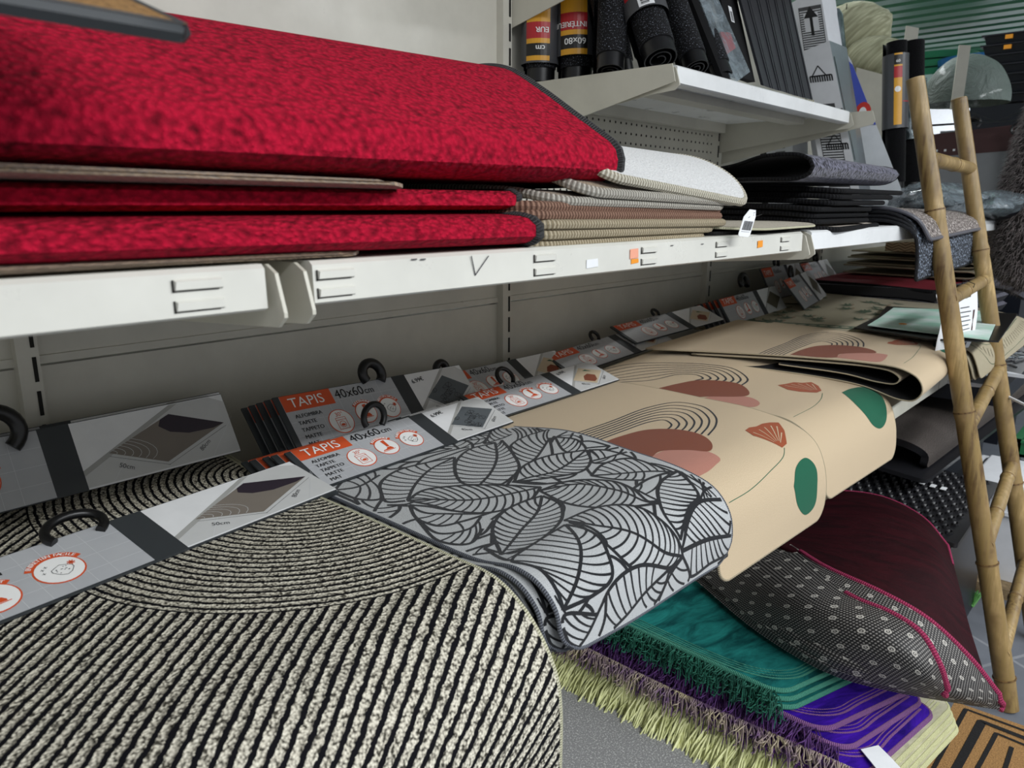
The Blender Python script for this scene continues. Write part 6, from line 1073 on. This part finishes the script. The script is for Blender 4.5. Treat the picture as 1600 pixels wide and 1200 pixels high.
# ------------------------------------------------------------------ hanging mats and things far behind
HG = 'brown-topped mats hung from black hangers'
for k in range(3):
    x = 3.35+.06*k; r_ = thing('hanging_mat', ['brown-headed grey mat hung nearest, left of the right ladder rail', 'brown-headed grey mat hung second', 'brown-headed grey mat hung third'][k], 'mat', (x, .72, 1.2), HG); y0, y1 = .56+.0*k, .84+.03*k
    MB().prism([(x, y0, 1.05), (x, y1, 1.05), (x, y1, 1.45), (x, y0, 1.47)], (.008, 0, 0), 'grey_hide').build('hide', r_, smooth=False)
    MB().prism([(x-.002, y0-.003, 1.40), (x-.002, y1+.003, 1.385), (x-.002, y1+.003, 1.47), (x-.002, y0-.003, 1.49)], (.012, 0, 0), 'brown_card').build('brown_header', r_, smooth=False)
    mb = MB(); mb.tube([(x, (y0+y1)/2+.02*math.sin(a), 1.505-.02*math.cos(a)) for a in np.linspace(.3, 5, 14)], .006, 'black_plastic', 6); mb.build('hanger_hook', r_)
    if k == 0: mb = MB(); [mb.box((x-.003, y1-.03-.03*j, 1.405), (x-.0021, y1-.022-.03*j, 1.413), 'paper') for j in range(4)]; mb.build('printed_dots', r_, smooth=False)
for k in range(5):
    x = 3.3; y0 = .55-.013*k; r_ = thing('edge_mat', 'thin black-edged mat hung edge-on beside the brown-headed mats, '+['leftmost', 'second from left', 'middle', 'second from right', 'rightmost'][k], 'mat', (x, y0, 1.2), 'black-edged mats hung edge-on'); 
    mb = MB(); mb.tube([(x, y0+.006*math.sin(z*9+k), z) for z in np.linspace(1.06, 1.44-.01*k, 12)], .0048, 'black_whip', 6); mb.build('bound_edge', r_); MB().box((x+.004, y0-.002, 1.06), (x+.35, y0+.002, 1.43), 'grey_hide').build('hide', r_, smooth=False)
    mb = MB(); mb.tube([(x, y0+.018*math.sin(a), 1.47-.018*math.cos(a)-.005*k) for a in np.linspace(.3, 5, 12)], .005, 'black_plastic', 6); mb.build('hanger_hook', r_)
for k, (a, b, lb_) in enumerate(((.475, .455, 'grey-tan herringbone mat hung right of the black-edged mats'), (.45, .38, 'tan herringbone mat hung next to the fluffy throw'))):
    MB().prism([(3.4+.1*k, a, 1.02), (3.4+.1*k, b, 1.02), (3.4+.1*k, b, 1.40), (3.4+.1*k, a, 1.40)], (.01, 0, 0), 'herringbone').build('herringbone_mat', smooth=False); tag(bpy.data.objects['herringbone_mat' if k == 0 else 'herringbone_mat.001'], lb_, 'mat')
mb = MB(); mb.tube([(3.3, .95, 1.50), (3.3, .3, 1.50)], .004, 'wire', 6); mb.tube([(3.3, .75, 1.56), (3.3, .62, 1.50), (3.3, .46, 1.56)], .003, 'wire', 6); tag(mb.build('hanging_rail'), 'thin wire rail carrying the hung mats', 'rail')
pa, pb = np.array((3.250,0.950,1.861)), np.array((3.250,0.904,1.846))
MB().prism([pa, pb, (pb[0], pb[1], 1.158), (pa[0], pa[1], 1.158)], (.015, .006, 0), 'panel_paint').build('steel_post', smooth=False); tag(bpy.data.objects['steel_post'], 'grey steel post rising behind the black rolls, only its top showing', 'post')
MB().prism([(3.280,0.768,1.775), (3.280,0.730,1.768), (3.280,0.731,1.546), (3.280,0.769,1.553)], (.015, .006, 0), 'panel_paint').build('price_plate', bpy.data.objects['hanging_rail'], smooth=False)
lump('plastic_dome', 'domed milky plastic cover behind the right ladder rail', 'plastic cover', (3.600,0.798,1.601), (.15, .16, .19), 'milky_film', 5, .05, half=True)
# far shelving with lids and crates
for k, (u_, r0, m_, lb_) in enumerate(((((5.600,1.190,2.027)), .22, 'blue_plastic', 'blue round lids stacked far behind the leaning post'), (((5.800,1.482,2.099)), .24, 'pale_green_plastic', 'green round lids stacked far behind the black rolls'))):
    mb = MB(); [mb.cyl((u_[0], u_[1], u_[2]-.08+.05*j), (u_[0], u_[1], u_[2]-.04+.05*j), r0, m_, 32, r0*1.03) for j in range(3)]; tag(mb.build('round_lid_stack'), lb_, 'lids')
base = np.array((4.600,0.775,1.687))
for k in range(7):
    z = base[2]+.045*k; r_ = thing('crate', 'dark crate in the stack by the fluffy throw, '+['lowest', 'second from the bottom', 'third from the bottom', 'middle', 'third from the top', 'second from the top', 'topmost'][k], 'crate', (base[0], base[1], z), 'dark crates stacked at the right edge')
    mb = MB(); w_ = .15; mb.hexa([(base[0]-.2, base[1]-w_, z), (base[0]+.2, base[1]-w_, z), (base[0]+.2, base[1]+w_-.01, z), (base[0]-.2, base[1]+w_-.01, z)], [(base[0]-.21, base[1]-w_-.01, z+.037), (base[0]+.21, base[1]-w_-.01, z+.037), (base[0]+.21, base[1]+w_, z+.037), (base[0]-.21, base[1]+w_, z+.037)], 'navy_plastic'); mb.build('crate_body', r_, smooth=False)
    mb = MB(); mb.box((base[0]-.22, base[1]-w_-.02, z+.033), (base[0]+.22, base[1]+w_+.01, z+.040), 'navy_plastic'); mb.build('rim', r_, smooth=False)
    if k > 4: mb = MB(); mb.box((base[0]-.226, base[1]+.03, z+.012), (base[0]-.212, base[1]+.06, z+.030), 'price_orange'); mb.build('price_sticker', r_, smooth=False)
MB().box((base[0]-.2, base[1]-.17, 0), (base[0]+.3, base[1]+.17, base[2]-.01), 'navy_plastic').build('dark_cabinet', smooth=False); tag(bpy.data.objects['dark_cabinet'], 'dark cabinet body under the crate stack', 'cabinet')
# green corrugated storage deck overhead
r_ = thing('corrugated_deck', 'green corrugated metal storage deck overhead at the upper right', 'storage deck', (5.5, 1, 2.3)); mb = MB(); x = 4.35; pr = []
while x < 6.65: pr += [(x, 2.30), (x+.09, 2.30), (x+.105, 2.335), (x+.15, 2.335), (x+.165, 2.30)]; x += .18
V = [(p[0], y_, p[1]) for y_ in (-1.5, 3.2) for p in pr]; n = len(pr); mb.add(V, [(i, i+1, i+1+n, i+n) for i in range(n-1)], 'green_metal'); mb.build('corrugated_sheet', r_, smooth=False)
mb = MB(); mb.box((4.3, -1.5, 2.34), (6.7, 3.2, 2.36), 'green_metal'); mb.build('top_sheet', r_, smooth=False); mb = MB(); mb.box((6.62, -1.5, 2.24), (6.68, 3.2, 2.34), 'green_metal'); mb.build('edge_beam', r_, smooth=False)
mb = MB(); mb.box((6.2, -1.2, .05), (6.6, 1.5, 1.72), 'grey_hide'); mb.box((6.15, -1.2, 1.0), (6.2, 1.5, 1.03), 'aluminium'); tag(mb.build('far_display', smooth=False), 'grey display unit far behind the hung mats', 'display unit')
mb = MB(); mb.box((3.34, 1.23, 0), (3.36, 2.6, 1.5), 'panel_paint'); tag(mb.build('rear_partition', smooth=False), 'grey partition closing the end of the shelving', 'partition')
